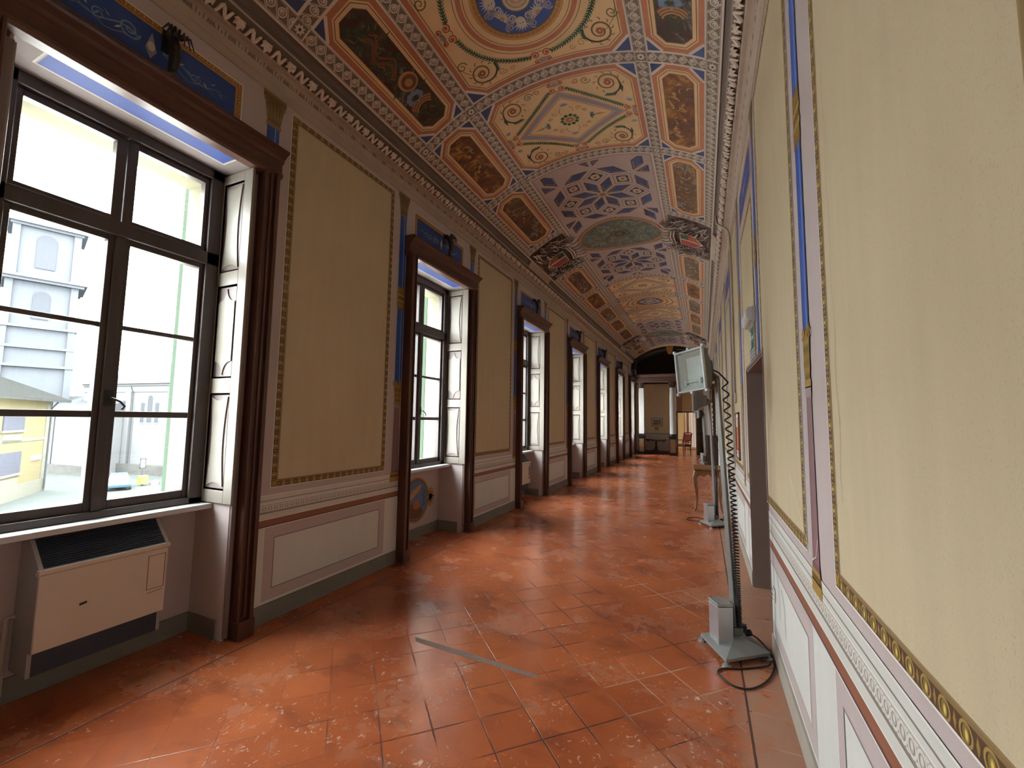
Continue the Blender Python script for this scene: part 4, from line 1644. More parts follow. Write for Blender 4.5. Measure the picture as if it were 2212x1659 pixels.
PANES = [(1.02, 1.53), (1.57, 2.09), (2.12, 2.645), (2.81, 3.30)]
for k, yc in enumerate(WC):
    W = struct('window_%d' % (k + 1))
    # casing
    o = MB()
    for sg in (-1, 1):
        B = lambda a, b, x0, x1, z0, z1: o.box(x0, x1, *sorted((yc + sg * a, yc + sg * b)), z0, z1)
        B(.658, .76, XL, -2.985, .0, 3.43)
        B(.735, .765, XL, -2.955, .0, 3.43)
        B(.70, .72, -2.99, -2.97, .14, 3.43)
        B(.655, .672, XL, -2.968, .0, 3.43)
        B(.65, .772, XL, -2.945, 0, .125)
        B(.625, .657, XL - .06, XL + .015, .0, 3.41)
    o.build('casing', m_casing, W, bevel=.006)
    o = MB()
    for sg in (-1, 1):
        o.box(-3.055, -3.036, *sorted((yc + sg * .612, yc + sg * .64)), .02, 3.37)
    o.build('bead', m_creampink, W)
    o = MB().prism([(XL, 3.405), (-2.985, 3.405), (-2.97, 3.42), (-2.97, 3.445), (-2.985, 3.455), (-2.985, 3.52), (-2.965, 3.535), (-2.955, 3.56),
                    (-2.925, 3.585), (-2.905, 3.592), (-2.905, 3.612), (-2.93, 3.63), (XL, 3.635)], yc - .795, yc + .795, lambda a, b, c: (a, c, b))
    o.build('lintel', m_lintel, W, bevel=.003)
    # glazing
    o = MB()
    a0, a1, b1 = .61, .472, .057
    for y0, y1 in ((-a0, -a1 - .03), (a1 + .03, a0)):
        o.box(XW - .03, XW + .085, yc + y0, yc + y1, .92, ZS)
    o.box(XW - .03, XW + .085, yc - a0, yc + a0, .92, .965).box(XW - .03, XW + .085, yc - a0, yc + a0, 3.345, ZS)
    o.box(XW - .03, XW + .085, yc - a0, yc + a0, 2.68, 2.775)
    o.build('window_frame', m_sash, W, bevel=.005)
    for sg in (-1, 1):
        for grp in (PANES[:3], PANES[3:]):
            o = MB()
            lo, hi = grp[0][0], grp[-1][1]
            Q = lambda y0, y1, z0, z1, x0=XW, x1=XW + .055: o.box(x0, x1, *sorted((yc + sg * y0, yc + sg * y1)), z0, z1)
            Q(b1 - .054, b1, lo - .055, hi + .04)
            Q(a1, a1 + .034, lo - .055, hi + .04)
            Q(b1, a1, lo - .055, lo)
            Q(b1, a1, hi, hi + .04)
            for i in range(len(grp) - 1):
                Q(b1, a1, grp[i][1], grp[i + 1][0], XW + .01, XW + .045)
            sa = o.build('sash', m_sash, W, bevel=.003)
            for z0, z1 in grp:
                o = MB().box(XW + .022, XW + .026, *sorted((yc + sg * (b1 - .004), yc + sg * (a1 + .004))), z0 - .004, z1 + .004)
                o.build('pane', m_glass, sa)
    o = MB().box(XW + .055, XW + .075, yc - .026, yc + .026, .965, 2.68)
    cl = o.build('closing_strip', m_sash, W, bevel=.004)
    o = MB().tube([(XW + .075, yc + .01, 1.65), (XW + .11, yc + .01, 1.65), (XW + .12, yc + .05, 1.63), (XW + .12, yc + .075, 1.60), (XW + .12, yc + .06, 1.58)], .007, 6)
    o.box(XW + .073, XW + .08, yc - .012, yc + .03, 1.60, 1.70)
    o.build('window_handle', m_iron, W)
    MB().box(XW + .0, XW + .19, yc - .609, yc + .609, .885, .92).build('window_sill', m_sill, W, bevel=.004)
    S = Surf(lambda a, b, h: (a, b, ZS - .001 - h))
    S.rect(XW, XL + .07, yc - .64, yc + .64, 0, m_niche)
    S.rect(-3.225, -3.03, yc - .50, yc + .50, .0008, m_line_white)
    S.rect(-3.216, -3.042, yc - .49, yc + .49, .0014, m_mauve)
    S.rect(-3.21, -3.048, yc - .484, yc + .484, .002, m_brightblue)
    S.build('soffit_panel', W)
    MB().box(XW - .004, XW + .008, yc - .609, yc + .609, 0, .132).box(XW, XL - .07, yc + .600, yc + .609, 0, .132).box(XW, XL - .07, yc - .609, yc - .600, 0, .132).build('niche_skirting', m_grey, W)
    for sg in (-1, 1):
        shutter(W, yc, sg)
    # outside reveal, stone sill and green shutters folded on the facade
    o = MB()
    for sg in (-1, 1):
        o.box(-3.66, XW - .03, *sorted((yc + sg * .508, yc + sg * .612)), .86, ZS)
    o.box(-3.66, XW - .03, yc - .52, yc + .52, 3.325, ZS)
    o.build('outer_reveal', m_facade, W)
    MB().box(-3.74, XW - .03, yc - .6, yc + .6, .89, .955).build('outer_sill', m_sill, W)
    for sg in (-1, 1):
        o = MB().box(-3.725, -3.672, *sorted((yc + sg * .515, yc + sg * 1.04)), .97, 3.36)
        for i in range(30):
            z = 1.05 + i * .076
            o.box(-3.732, -3.72, *sorted((yc + sg * .56, yc + sg * 1.0)), z, z + .05)
        o.build('outer_shutter', m_outgreen, W)
S = None

# ------------------------------------------------------------------ painted medallion under the second window in view
S = Surf(lambda a, b, h: (XW - .005 + h, a, b))
mc = (4.64, .485)
S.ell(mc, .285, .295, .001, m_golddk, 40)
S.ering(mc, .285, .295, .262, .272, .0016, m_gold, 40)
S.ell(mc, .245, .255, .002, plain('medallion_sky', (.12, .20, .36), .8, amt=.3, scale=9), 40)
S.poly([(mc[0] - .22, mc[1] - .06), (mc[0] - .05, mc[1] - .02), (mc[0] + .08, mc[1] - .09), (mc[0] + .16, mc[1] - .16), (mc[0] + .08, mc[1] - .235), (mc[0] - .08, mc[1] - .235), (mc[0] - .20, mc[1] - .14)], .0026, m_line)
S.poly([(mc[0] - .10, mc[1] + .02), (mc[0] + .05, mc[1] + .10), (mc[0] + .10, mc[1] + .16), (mc[0] + .06, mc[1] + .19), (mc[0] - .08, mc[1] + .13), (mc[0] - .17, mc[1] + .01)], .003, m_tan)
S.ell((mc[0] + .07, mc[1] + .165), .035, .03, .0034, m_tan, 12)
S.ell((mc[0] + .01, mc[1] - .06), .075, .06, .0032, m_terra, 14)
for i in range(9):
    S.leaf((mc[0] + .15 + .01 * (i % 3), mc[1] - .12 + .025 * i), 1.2 + .5 * (-1) ** i, .06, .02, .0034, m_green)
for sg in (-1, 1):
    for i in range(9):
        S.leaf((mc[0] + sg * .285, mc[1] + .0), (0 if sg > 0 else pi) + (i - 4) * .38, .14, .05, .0024, m_gold if i % 2 else m_golddk)
    volute(S, (mc[0] + sg * .32, mc[1] + .07), .045, 0, sg * 1.4, .003, m_tan, .014)
    volute(S, (mc[0] + sg * .32, mc[1] - .07), .045, 0, -sg * 1.4, .003, m_tan, .014)
S.build('painted_medallion', wl)

# ------------------------------------------------------------------ carved brackets standing on the lintels
ORD = ['', 'nearest', 'second nearest', 'third', 'fourth', 'fifth', 'sixth', 'last']
for k, yc in enumerate(WC):
    if k == 0:
        continue
    t = thing('carved_bracket', 'black carved scroll bracket on the wooden lintel of the %s window from the camera' % ORD[k], 'bracket', (0, yc + .01, 3.633), group='scroll brackets over the windows')
    o = MB()
    o.tube([(XL + .005, 0, .30), (XL + .03, 0, .315), (-2.985, 0, .27), (-2.955, 0, .20), (-2.955, 0, .12), (-2.975, 0, .06), (-2.965, 0, .03)],
           [.022, .027, .031, .032, .029, .022, .018], 8)
    o.tube([(-2.965, 0, .04), (-2.945, 0, .02), (-2.955, 0, .006), (-2.985, 0, .012)], [.015, .017, .015, .009], 8)
    o.build('scroll', m_blackgloss, t, smooth=True)
    o = MB()
    for i in range(7):
        a = (i - 3) * .35
        o.tube([(-2.95, .02 * sin(a), .27), (-2.925, .07 * sin(a), .29 + .02 * cos(a)), (-2.93, .105 * sin(a), .25 - .02 * cos(a))], [.009, .008, .003], 5)
    o.build('leaf_crest', m_blackgloss, t, smooth=True)
    MB().box(XL + .002, XL + .012, -.03, .03, .20, .345).build('back_plate', m_blackgloss, t)
    MB().box(-3.0, -2.935, -.035, .035, 0, .012).build('foot', m_darkwood, t)


# ------------------------------------------------------------------ fan convectors in the window niches
def convector(y0, y1, label, strip):
    yc = (y0 + y1) / 2
    t = thing('fan_convector', label, 'heater', (XW, yc, .0), group='fan convectors under the windows')
    a, b = y0 - yc, y1 - yc
    fn = lambda x, z, y: (x, y, z)
    m_end = plain('grey_end_panel', (.36, .35, .33), .5, amt=.15)
    for q in (a, b - .018):
        MB().prism([(.0, .17), (.20, .17), (.20, .30), (.238, .30), (.238, .69), (.25, .70), (.25, .722), (.235, .728), (.10, .86), (.0, .865)], q, q + .018, fn).build('side_panel', m_end, t)
    o = MB().box(.20, .24, a + .004, b - .004, .30, .695)
    o.prism([(.205, .695), (.24, .69), (.252, .70), (.252, .722), (.225, .726)], a - .004, b + .004, fn)
    fp = o.build('front_panel', m_radwhite, t, bevel=.003)
    o = MB().box(.0, .195, a + .02, b - .02, .17, .30)
    o.build('plinth', m_radgrille, t)
    o = MB().prism([(.02, .70), (.228, .715), (.10, .845), (.02, .85)], a + .012, b - .012, fn)
    for i in range(13):
        f = i / 12
        x, z = .226 - .13 * f, .722 + .128 * f
        o.prism([(x, z), (x + .008, z + .004), (x + .003, z + .010), (x - .005, z + .006)], a + .01, b - .01, fn)
    o.build('grille', m_radgrille, t)
    o = MB()
    if not strip:
        c0, c1, z0, z1 = b - .108, b - .015, .455, .662
        for q in ((c0, c1, z0, z0 + .003), (c0, c1, z1 - .003, z1), (c0, c0 + .003, z0, z1), (c1 - .003, c1, z0, z1)):
            o.box(.2395, .2415, q[0], q[1], q[2], q[3])
        o.build('control_hatch', m_line, fp)
        o = MB().tube([(.241, a + .175, .487), (.241, a + .205, .492)], .009, 8, flat=.6)
        o.build('key_slot', m_slot, fp)
        o = MB()
        for i in range(7):
            o.box(.2398, .2412, b - .10 + .012 * i, b - .093 + .012 * i, .43 + .001 * i, .437 + .001 * i)
        o.build('printed_marks', m_line_dark, fp)
    else:
        o.box(.239, .244, b - .075, b - .045, .44, .63)
        o.box(.239, .246, b - .085, b - .04, .39, .415)
        o.build('control_strip', m_slot, fp)
    MB().tube([(.01, a - .03, .05), (.01, a - .03, .45), (.02, a, .45)], .012, 8).build('feed_pipe', m_conduit, t)
    return t


convector(1.085, 1.682, 'white fan convector with navy grille and outlined hatch under the nearest window sill', False)
convector(7.40, 8.055, 'white fan convector with a black control strip under the third window sill', True)

# ------------------------------------------------------------------ floodlights on stands
def floodlight(loc, label, yaw, roll, head, top, cord, rz=0, tilt=0):
    t = thing('floodlight_stand', label, 'floodlight', loc, rz, 'floodlights on stands along the right wall')
    Lc, Fc, Rc, Bc, ap = (-.21, .045), (-.06, -.255), (.21, -.035), (.06, .255), (.012, .03)
    o = MB()
    q = [Lc, Fc, Rc, Bc]
    o.prism(q, .028, .05, lambda a, b, c: (a, b, c))
    P = [(a, b, .05) for a, b in inset(q, .006)] + [(ap[0], ap[1], .105)]
    o.add(P, [(0, 1, 4), (1, 2, 4), (2, 3, 4), (3, 0, 4)])
    o.build('base', m_steel, t, bevel=.003)
    for a, b in q:
        MB().lathe([(.012, .03), (.012, .016), (.026, .012), (.028, 0)], (a * .95, b * .95, 0), 14).build('foot', m_alu, t, smooth=True)
    # ballast box
    u = Vector((.447, -.894, 0))
    n = Vector((.894, .447, 0))
    T = Matrix(((n.x, u.x, 0, -.078), (n.y, u.y, 0, -.02), (0, 0, 1, 0), (0, 0, 0, 1)))
    bb = MB().box(-.052, .052, -.064, .064, .05, .30, T=T).build('ballast_box', m_alu, t, bevel=.004)
    lid = MB().box(-.054, .054, -.066, .066, .302, .322, T=T).build('box_lid', m_steel, bb, bevel=.005)
    for a in (-.042, .042):
        for b in (-.054, .054):
            MB().lathe([(.006, .32), (.006, .326), (.003, .328)], (0, 0, 0), 8, T=T @ Matrix.Translation((a, b, 0))).build('screw', m_chrome, bb)
    # pole
    p0, p1 = Vector((ap[0], ap[1], .085)), Vector(top)
    o = MB()
    d = (p1 - p0).normalized()
    ex = Vector((.82, -.57, 0)).normalized()
    ex = (ex - d * ex.dot(d)).normalized()
    ey = d.cross(ex)
    rings = []
    for p, w in ((p0, .018), (p0 + (p1 - p0) * .15, .0165), (p1, .014)):
        rings.append([p + ex * a * w + ey * b * w for a, b in ((-1, -1), (1, -1), (1, 1), (-1, 1))])
    o.loft(rings)
    o.build('pole', m_steel, t, bevel=.003)
    MB().box(-.035, .035, -.035, .035, .10, .15, T=RT(ap[0], ap[1], 0, .6)).build('pole_socket', m_steeldk, t, bevel=.004)
    # head: x = width, z = height, -y = the glass side
    H = RT(*head, yaw, tilt, 0) @ Matrix.Rotation(roll, 4, 'Y')
    w, h = .128, .157
    o = MB()
    o.loft([[H @ Vector((a * sx, y, b * sz)) for a, b in ((-1, -1), (1, -1), (1, 1), (-1, 1))]
            for y, sx, sz in ((-.002, w - .004, h - .004), (.045, w - .008, h - .008), (.145, .062, .085), (.175, .055, .075))], caps=False)
    o.box(-.055, .055, .17, .178, -.075, .075, T=H)
    hd = o.build('lamp_housing', m_steeldk, t, bevel=.006)
    o = MB()
    for a in (0, 1):
        o.box(-w, w, -.018, .004, (h - .014) if a else -h, h if a else (-h + .014), T=H)
        o.box((w - .014) if a else -w, w if a else (-w + .014), -.018, .004, -h, h, T=H)
    for a, b in ((-w, h), (0, h), (w, h), (-w, -h), (0, -h), (w, -h)):
        o.lathe([(.012, -.012), (.012, .012)], n=10, T=H @ Matrix.Translation((a, -.006, b + (.006 if b > 0 else -.006))) @ Matrix.Rotation(pi / 2, 4, 'X'))
    bz = o.build('bezel', m_alu, hd, bevel=.002)
    o = MB()     # hammered trough behind the glass
    i0, i1, dp = (w - .014, h - .014), (.062, .095), .055
    A = [H @ Vector((a * i0[0], -.004, b * i0[1])) for a, b in ((-1, -1), (1, -1), (1, 1), (-1, 1))]
    B = [H @ Vector((a * i1[0], .036, b * i1[1] + .012)) for a, b in ((-1, -1), (1, -1), (1, 1), (-1, 1))]
    o.add(A + B, [(0, 1, 5, 4), (1, 2, 6, 5), (2, 3, 7, 6), (3, 0, 4, 7), (4, 5, 6, 7)])
    o.build('reflector', m_reflector, hd)
    o = MB()
    o.tube([H @ Vector((-.055, .018, -.078)), H @ Vector((.055, .018, -.078))], .010, 10)
    o.box(-.072, -.055, .006, .036, -.10, -.06, T=H).box(.055, .072, .006, .036, -.10, -.06, T=H)
    o.build('lamp_tube', m_signwhite, hd)
    o = MB().box(-w + .01, w - .01, -.012, -.009, -h + .01, h - .01, T=H)
    o.build('front_glass', m_glass, hd)
    o = MB()
    o.tube([H @ Vector((.05, .16, -.02)), p1 + Vector((0, 0, .02)), p1 - d * .05], [.014, .016, .018], 8)
    o.box(-.03, .03, .17, .20, -.06, .03, T=H)
    o.build('bracket', m_steeldk, t)
    # spiral cable beside the pole
    pts = []
    N = 760
    ph = 0
    for i in range(N):
        f = i / (N - 1)
        z = p1.z - .02 - (p1.z - .17) * f
        c = p0 + (p1 - p0) * ((z - p0.z) / (p1.z - p0.z))
        off = .050 - .024 * f + .010 * sin(pi * f)
        ph += 2 * pi * (.022 + .10 * f * f * f + .07 * f)
        R = .020 - .006 * f
        pts.append((c.x + off + R * cos(ph), c.y - .018 + R * sin(ph), z))
    a = H @ Vector((.03, .17, .02))
    pts = [tuple(a), ((a.x + pts[0][0]) / 2, a.y, a.z - .03)] + pts
    MB().tube(pts, .0058, 5).build('spiral_cable', m_black, t, smooth='all')
    if cord:
        path = smooth_path([Vector(p) for p in cord], 8)
        pc = MB().tube(path, .0052, 6).build('power_cord', m_black, t, smooth='all')
        e = Vector(cord[0])
        pl = MB().lathe([(.012, -.02), (.020, -.012), (.021, .02), (.012, .028)], n=14, T=Matrix.Translation(e) @ Matrix.Rotation(1.2, 4, 'Y'))
        pl.box(e.x - .05, e.x - .005, e.y - .022, e.y + .022, e.z + .004, e.z + .05)
        pl.lathe([(.024, -.016), (.026, .0), (.022, .02)], n=14, T=Matrix.Translation(e + Vector((-.075, -.04, -.005))) @ Matrix.Rotation(1.3, 4, 'X'))
        pl.build('plug', m_black, t, bevel=.003)
    return t


def smooth_path(P, n):
    out = []
    for i in range(len(P) - 1):
        a, b, c, d = P[max(i - 1, 0)], P[i], P[i + 1], P[min(i + 2, len(P) - 1)]
        for j in range(n):
            t = j / n
            out.append(.5 * ((2 * b) + (c - a) * t + (2 * a - 5 * b + 4 * c - d) * t * t + (3 * b - a - 3 * c + d) * t ** 3))
    return out + [P[-1]]


O1 = Vector((.16, 3.405, 0))
cord1 = [(.25, 3.48, .10), (.31, 3.55, .05), (.36, 3.52, .012), (.385, 3.40, .007), (.38, 3.28, .007), (.335, 3.129, .007), (.267, 3.01, .007), (.195, 2.947, .007),
         (.118, 2.953, .007), (.062, 3.026, .007), (.05, 3.073, .007), (.085, 3.121, .007), (.182, 3.164, .007), (.291, 3.235, .007), (.355, 3.27, .02), (.34, 3.31, .03), (.31, 3.30, .012)]
floodlight(O1, 'grey floodlight on a pole stand beside the doorway, its glass turned to the camera', radians(-40), radians(-5.5), (-.235, -.025, 1.93), (-.060, .05, 1.865),
           [Vector(p) - O1 for p in cord1])
O2 = Vector((.13, 7.25, 0))
cord2 = [(.30, 7.42, .07), (.34, 7.6, .02), (.31, 7.74, .007), (.074, 7.60, .007), (-.095, 7.69, .007), (-.20, 7.67, .007), (-.271, 7.523, .007), (-.248, 7.43, .007), (-.06, 7.42, .007), (.05, 7.45, .02)]
floodlight(O2, 'grey floodlight seen edge-on in front of the small wooden table', radians(-97), 0, (-.245, -.05, 1.885), (-.035, .02, 1.86), [Vector(p) - O2 for p in cord2])
floodlight((.06, 17.6, 0), 'floodlight stand far down the right wall, behind the dark sideboard', radians(-80), 0, (-.22, 0, 1.89), (-.04, .02, 1.86), None)
floodlight((.02, 19.0, 0), 'farthest floodlight stand, close to the columns at the end of the gallery', radians(-80), 0, (-.22, 0, 1.89), (-.04, .02, 1.86), None)


# ------------------------------------------------------------------ small console table with curved legs
t = thing('console_table', 'small brown wooden table with curved cabriole legs against the right wall', 'table', (.058, 8.62, 0))
tw, td, th = .242, .40, .742
prof = [(-tw + .02, -td), (tw - .02, -td), (tw, -td + .03), (tw, td - .03), (tw - .02, td), (-tw + .02, td), (-tw, td - .03), (-tw, -td + .03)]
o = MB().prism(prof, th - .028, th, lambda a, b, c: (a, b, c)).prism(inset(prof, .012), th - .040, th - .028, lambda a, b, c: (a, b, c))
top = o.build('tabletop', m_tablewood, t, bevel=.006)
for sx, sy, L, ang in ((0, -1, tw, 0), (0, 1, tw, 0), (-1, 0, td, pi / 2), (1, 0, td, pi / 2)):
    n = 16
    P = [(-L + .05, th - .04), (L - .05, th - .04)]
    for i in range(n + 1):
        f = 1 - 2 * i / n
        P.append((f * (L - .05), th - .155 + .045 * (1 - abs(f)) + .018 * cos(f * 3 * pi)))
    R = RT(sx * (tw - .035), sy * (td - .035), 0, ang)
    MB().prism(P, -.009, .009, lambda a, b, c: R @ Vector((a, c, b))).build('apron', m_tablewood, t)
for sx in (-1, 1):
    for sy in (-1, 1):
        pts, rr = [], []
        for f, d, r in ((0, .0, .030), (.06, .004, .034), (.16, .022, .036), (.28, .022, .031), (.45, .006, .024), (.65, -.008, .0185), (.82, -.006, .0155), (.93, .008, .0155), (.97, .020, .019), (1, .024, .015)):
            pts.append((sx * (tw - .045 + d), sy * (td - .045 + d), (th - .04) * (1 - f) + .006))
            rr.append(r)
        lg = MB().tube(smooth_path([Vector(p) for p in pts], 4), [rr[min(i // 4, 8)] + (rr[min(i // 4, 8) + 1] - rr[min(i // 4, 8)]) * (i % 4) / 4 for i in range(37)], 10)
        lg.build('leg', m_tablewood, t, smooth='all')

# ------------------------------------------------------------------ things fixed to the right wall
t = thing('emergency_light', 'grey emergency light with clear cover above the green exit sign', 'light fitting', (XR, 4.06, 2.435))
MB().box(-.022, 0, -.21, .21, -.065, .065).build('back_box', m_plastic, t, bevel=.006)
o = MB().prism([(-.02, -.055), (-.055, -.05), (-.072, -.02), (-.072, .03), (-.06, .055), (-.02, .06)], -.20, .20, lambda a, b, c: (a, c, b))
o.build('cover', m_diffuser, t, bevel=.006)
MB().tube([(-.045, -.17, 0), (-.045, .17, 0)], .013, 8).build('tube_lamp', m_signwhite, t)

t = thing('exit_sign', 'green exit sign with white arrow, fixed over the doorway in the right wall', 'sign', (XR, 4.115, 2.10))
MB().box(-.010, -.004, -.16, .16, 0, .27).build('plate', m_signwhite, t)
S = Surf(lambda a, b, h: (-.010 - h, a, b))
S.rect(-.152, .152, .075, .262, .0008, m_sign)
S.rect(-.13, -.03, .155, .185, .0016, m_signwhite)              # arrow pointing down the gallery
S.poly([(-.03, .13), (.01, .17), (-.03, .21)], .0016, m_signwhite)
S.rect(.055, .135, .09, .245, .0016, m_signwhite)               # doorway and running figure
S.ell((.035, .222), .012, .012, .002, m_signwhite, 12)
S.line([(.03, .205), (.045, .165), (.03, .13), (.015, .10)], .014, .002, m_signwhite)
S.line([(.045, .165), (.065, .135), (.085, .13)], .012, .0024, m_sign)
S.line([(.012, .185), (.035, .195), (.058, .18)], .010, .002, m_signwhite)
S.build('pictogram', t)
S = Surf(lambda a, b, h: (-.010 - h, a, b))
S.rect(-.152, .152, .008, .066, .0008, m_signblue)
S.rect(-.14, .14, .034, .040, .0014, m_signwhite)
S.build('lower_strip', t)

t = thing('poster', 'red and white framed poster on the right wall beyond the doorway', 'poster', (XR, 6.06, 1.10))
o = MB()
for a, b, c, d in ((-.26, .26, 0, .02), (-.26, .26, .56, .58), (-.26, -.24, 0, .58), (.24, .26, 0, .58)):
    o.box(-.022, -.004, a, b, c, d)
o.build('frame', plain('poster_frame', (.22, .07, .045), .5), t)
S = Surf(lambda a, b, h: (-.012 - h, a, b))
S.rect(-.245, .245, .015, .565, 0, m_paper)
S.rect(-.235, .235, .10, .40, .0006, m_posterred)
S.rect(-.06, .10, .14, .52, .0012, m_tan)
S.ell((.02, .44), .05, .06, .0018, m_pale, 14)
S.rect(-.22, .05, .03, .055, .0012, m_signblue)
S.rect(-.22, .20, .065, .085, .0012, m_line_dark)
S.build('print', t)

o = MB()
o.tube(smooth_path([Vector(p) for p in ((XR - .185, 6.55, 4.60), (XR - .17, 6.50, 4.42), (XR - .165, 6.42, 4.34), (XR - .10, 6.33, 4.24), (XR - .055, 6.26, 4.16), (XR - .03, 6.22, 4.04), (XR - .022, 6.20, 3.6))], 6)
       + [Vector((XR - .022, 6.20, 1.88))], .016, 8)
o.tube(smooth_path([Vector(p) for p in ((XR - .022, 6.20, 1.90), (XR - .022, 6.19, 1.83), (XR - .022, 6.13, 1.81), (XR - .022, 6.08, 1.84), (XR - .022, 6.075, 1.93))], 6), .013, 8)
tag(o.build('cable_conduit', m_conduit, smooth='all'), 'ivory cable conduit running down the right wall from the cornice, hooked at its end', 'conduit')

t = thing('wall_outlet', 'small electrical outlet low on the white dado beside the doorway', 'outlet', (XR - .004, 3.34, .435))
MB().box(-.010, 0, -.045, .045, -.04, .04).build('plate', m_signwhite, t, bevel=.004)
o = MB()
for y in (-.018, 0, .018):
    o.lathe([(.0045, 0), (.0045, .002)], n=8, T=RT(-.0105, y, 0) @ Matrix.Rotation(-pi / 2, 4, 'Y'))
o.box(-.0115, -.0095, -.034, .034, -.03, -.026).box(-.0115, -.0095, -.034, .034, .026, .03)
o.build('socket', m_slot, t)

# ------------------------------------------------------------------ sideboard with a white board, and a dark door casing, far down the right wall
t = thing('sideboard', 'dark wooden sideboard far down the right wall with a white board on it', 'sideboard', (.245, 15.3, 0))
MB().box(-.14, .135, -.70, .70, .08, 1.10).build('body', m_darkwood, t, bevel=.01)
MB().box(-.155, .145, -.73, .73, 1.10, 1.14).build('top', m_darkwood, t, bevel=.008)
for a in (-.69, .01):
    d_ = MB().box(-.153, -.14, a + .02, a + .66, .12, 1.06).build('door', m_darkwood, t, bevel=.006)
    MB().lathe([(.012, 0), (.014, .015), (.006, .02)], n=8, T=RT(-.153, a + .36, .6) @ Matrix.Rotation(-pi / 2, 4, 'Y')).build('knob', m_brass, d_)
for a in (-.13, .125):
    for b in (-.66, .66):
        MB().lathe([(.02, 0), (.03, .08)], (a * .9, b, 0), 8).build('leg', m_darkwood, t)
t = thing('display_board', 'upright white board standing on the dark sideboard, facing the camera', 'board', (.21, 14.75, 1.141))
MB().box(-.075, .075, -.012, .012, .02, 1.03).build('panel', m_paper, t)
MB().box(-.085, .085, -.05, .05, 0, .02).build('foot_rail', m_steeldk, t)
d3 = struct('door_3')
o = MB()
for a in (16.9, 18.1):
    o.box(XR - .10, XR, a, a + .14, 0, 2.75)
o.box(XR - .13, XR, 16.8, 18.34, 2.75, 2.95)
o.build('casing', m_casing, d3, bevel=.006)
MB().box(XR - .012, XR - .004, 17.04, 18.1, 0, 2.75).build('door_leaf', m_darkwood, d3)

# ------------------------------------------------------------------ columned end of the gallery
m_pedpanel = plain('pedestal_panel_paint', (.20, .125, .06), .5, amt=.3)


def pier(x, w, name, label, rnd):
    t = thing(name, label, 'column', (x, 21.22, 0), group='columns across the end of the gallery')
    pw = w + .035
    MB().box(-pw, pw, -pw, pw, 0, .07).box(-pw + .015, pw - .015, -pw + .015, pw - .015, .07, .82).box(-pw - .02, pw + .02, -pw - .02, pw + .02, .82, .90).build('pedestal', m_blackgloss, t, bevel=.008)
    S = Surf(lambda a, b, h: (a, -pw + .013 - h, b))
    S.rect(-pw + .05, pw - .05, .14, .75, 0, m_pedpanel)
    S.ring([(-pw + .045, .135), (pw - .045, .135), (pw - .045, .755), (-pw + .045, .755)], 0, .02, .001, m_line)
    for i in range(7):
        S.leaf((0, .3), pi / 2 + (i - 3) * .25, .3, .03, .002, m_terra if i % 2 else m_golddk)
    S.build('pedestal_panel', t)
    o = MB()
    if rnd:
        N = 40
        rings = []
        for z, r in ((.98, w * .96), (1.3, w * .97), (2.4, w * .93), (3.16, w * .84)):
            rings.append([Vector((r * (1 - .07 * (k % 2)) * cos(2 * pi * k / N), r * (1 - .07 * (k % 2)) * sin(2 * pi * k / N), z)) for k in range(N)])
        o.loft(rings)
        b = MB().lathe([(w * 1.1, .90), (w * 1.12, .93), (w * 1.02, .95), (w * 1.04, .97), (w * .96, .985)], n=28)
    else:
        o.box(-w, w, -w * .5, w * .8, .98, 3.16)
        for i in range(5):
            o.box(-w + .02 + i * w * .38, -w + .06 + i * w * .38, -w * .54, -w * .5, 1.05, 3.1)
        b = MB().box(-w * 1.08, w * 1.08, -w * .6, w * .9, .90, .98)
    o.build('shaft', plain('column_white', (.60, .585, .565), .45, amt=.1), t)
    b.build('base_moulding', m_blackgloss, t)
    o = MB().lathe([(w * .86, 3.16), (w * .92, 3.2), (w * .85, 3.24), (w * 1.02, 3.34), (w * 1.18, 3.40)], n=20)
    o.box(-w * 1.15, w * 1.15, -w * 1.15, w * 1.15, 3.40, 3.44)
    for i in range(10):
        a = 2 * pi * i / 10
        o.tube([(w * .87 * cos(a), w * .87 * sin(a), 3.22), (w * 1.0 * cos(a), w * 1.0 * sin(a), 3.31), (w * 1.2 * cos(a), w * 1.2 * sin(a), 3.33)], [.02, .022, .008], 5)
    o.build('capital', m_dkbrown, t)


pier(-2.70, .115, 'pilaster', 'shadowed white pilaster on a dark pedestal beside the last window', False)
pier(-1.295, .135, 'column', 'white fluted column on a black pedestal in the middle of the end opening', True)
pier(.15, .115, 'pilaster', 'white pilaster against the right wall at the end of the gallery', False)
o = MB().prism([(0, 3.44), (-.02, 3.46), (-.02, 3.56), (-.03, 3.57), (-.03, 3.68), (-.10, 3.75), (-.12, 3.80), (0, 3.82)], XL, XR, lambda a, b, c: (c, 21.05 + a, b))
o.box(XL, XR, 21.05, 21.42, 3.44, 3.82)
eb = o.build('trim_3', m_entab)
eb['kind'] = 'structure'
o = MB()     # dark arch ring and lunette behind the entablature
for i in range(16):
    a0, a1 = -.64 + 1.28 * i / 16, -.64 + 1.28 * (i + 1) / 16
    q = [(MX + r * sin(a), VZ + r * cos(a)) for r, a in ((VR - .005, a0), (VR - .005, a1), (VR - .12, a1), (VR - .12, a0))]
    o.prism(q, 20.43, 20.75, lambda a, b, c: (a, c, b))
o.box(XL, XL + .2, 20.45, 20.75, 4.0, 4.52).box(XR - .2, XR, 20.45, 20.75, 4.0, 4.52)
ar = o.build('trim_4', m_lunette)
ar['kind'] = 'structure'
o = MB().prism([(-.16, .0), (.16, .0), (.10, -.28), (.05, -.33), (-.05, -.33), (-.10, -.28)], 20.40, 20.62, lambda a, b, c: (MX + a, c, 4.995 + b))
ks = o.build('keystone', m_tan, ar, bevel=.01)
for i in range(5):
    pass

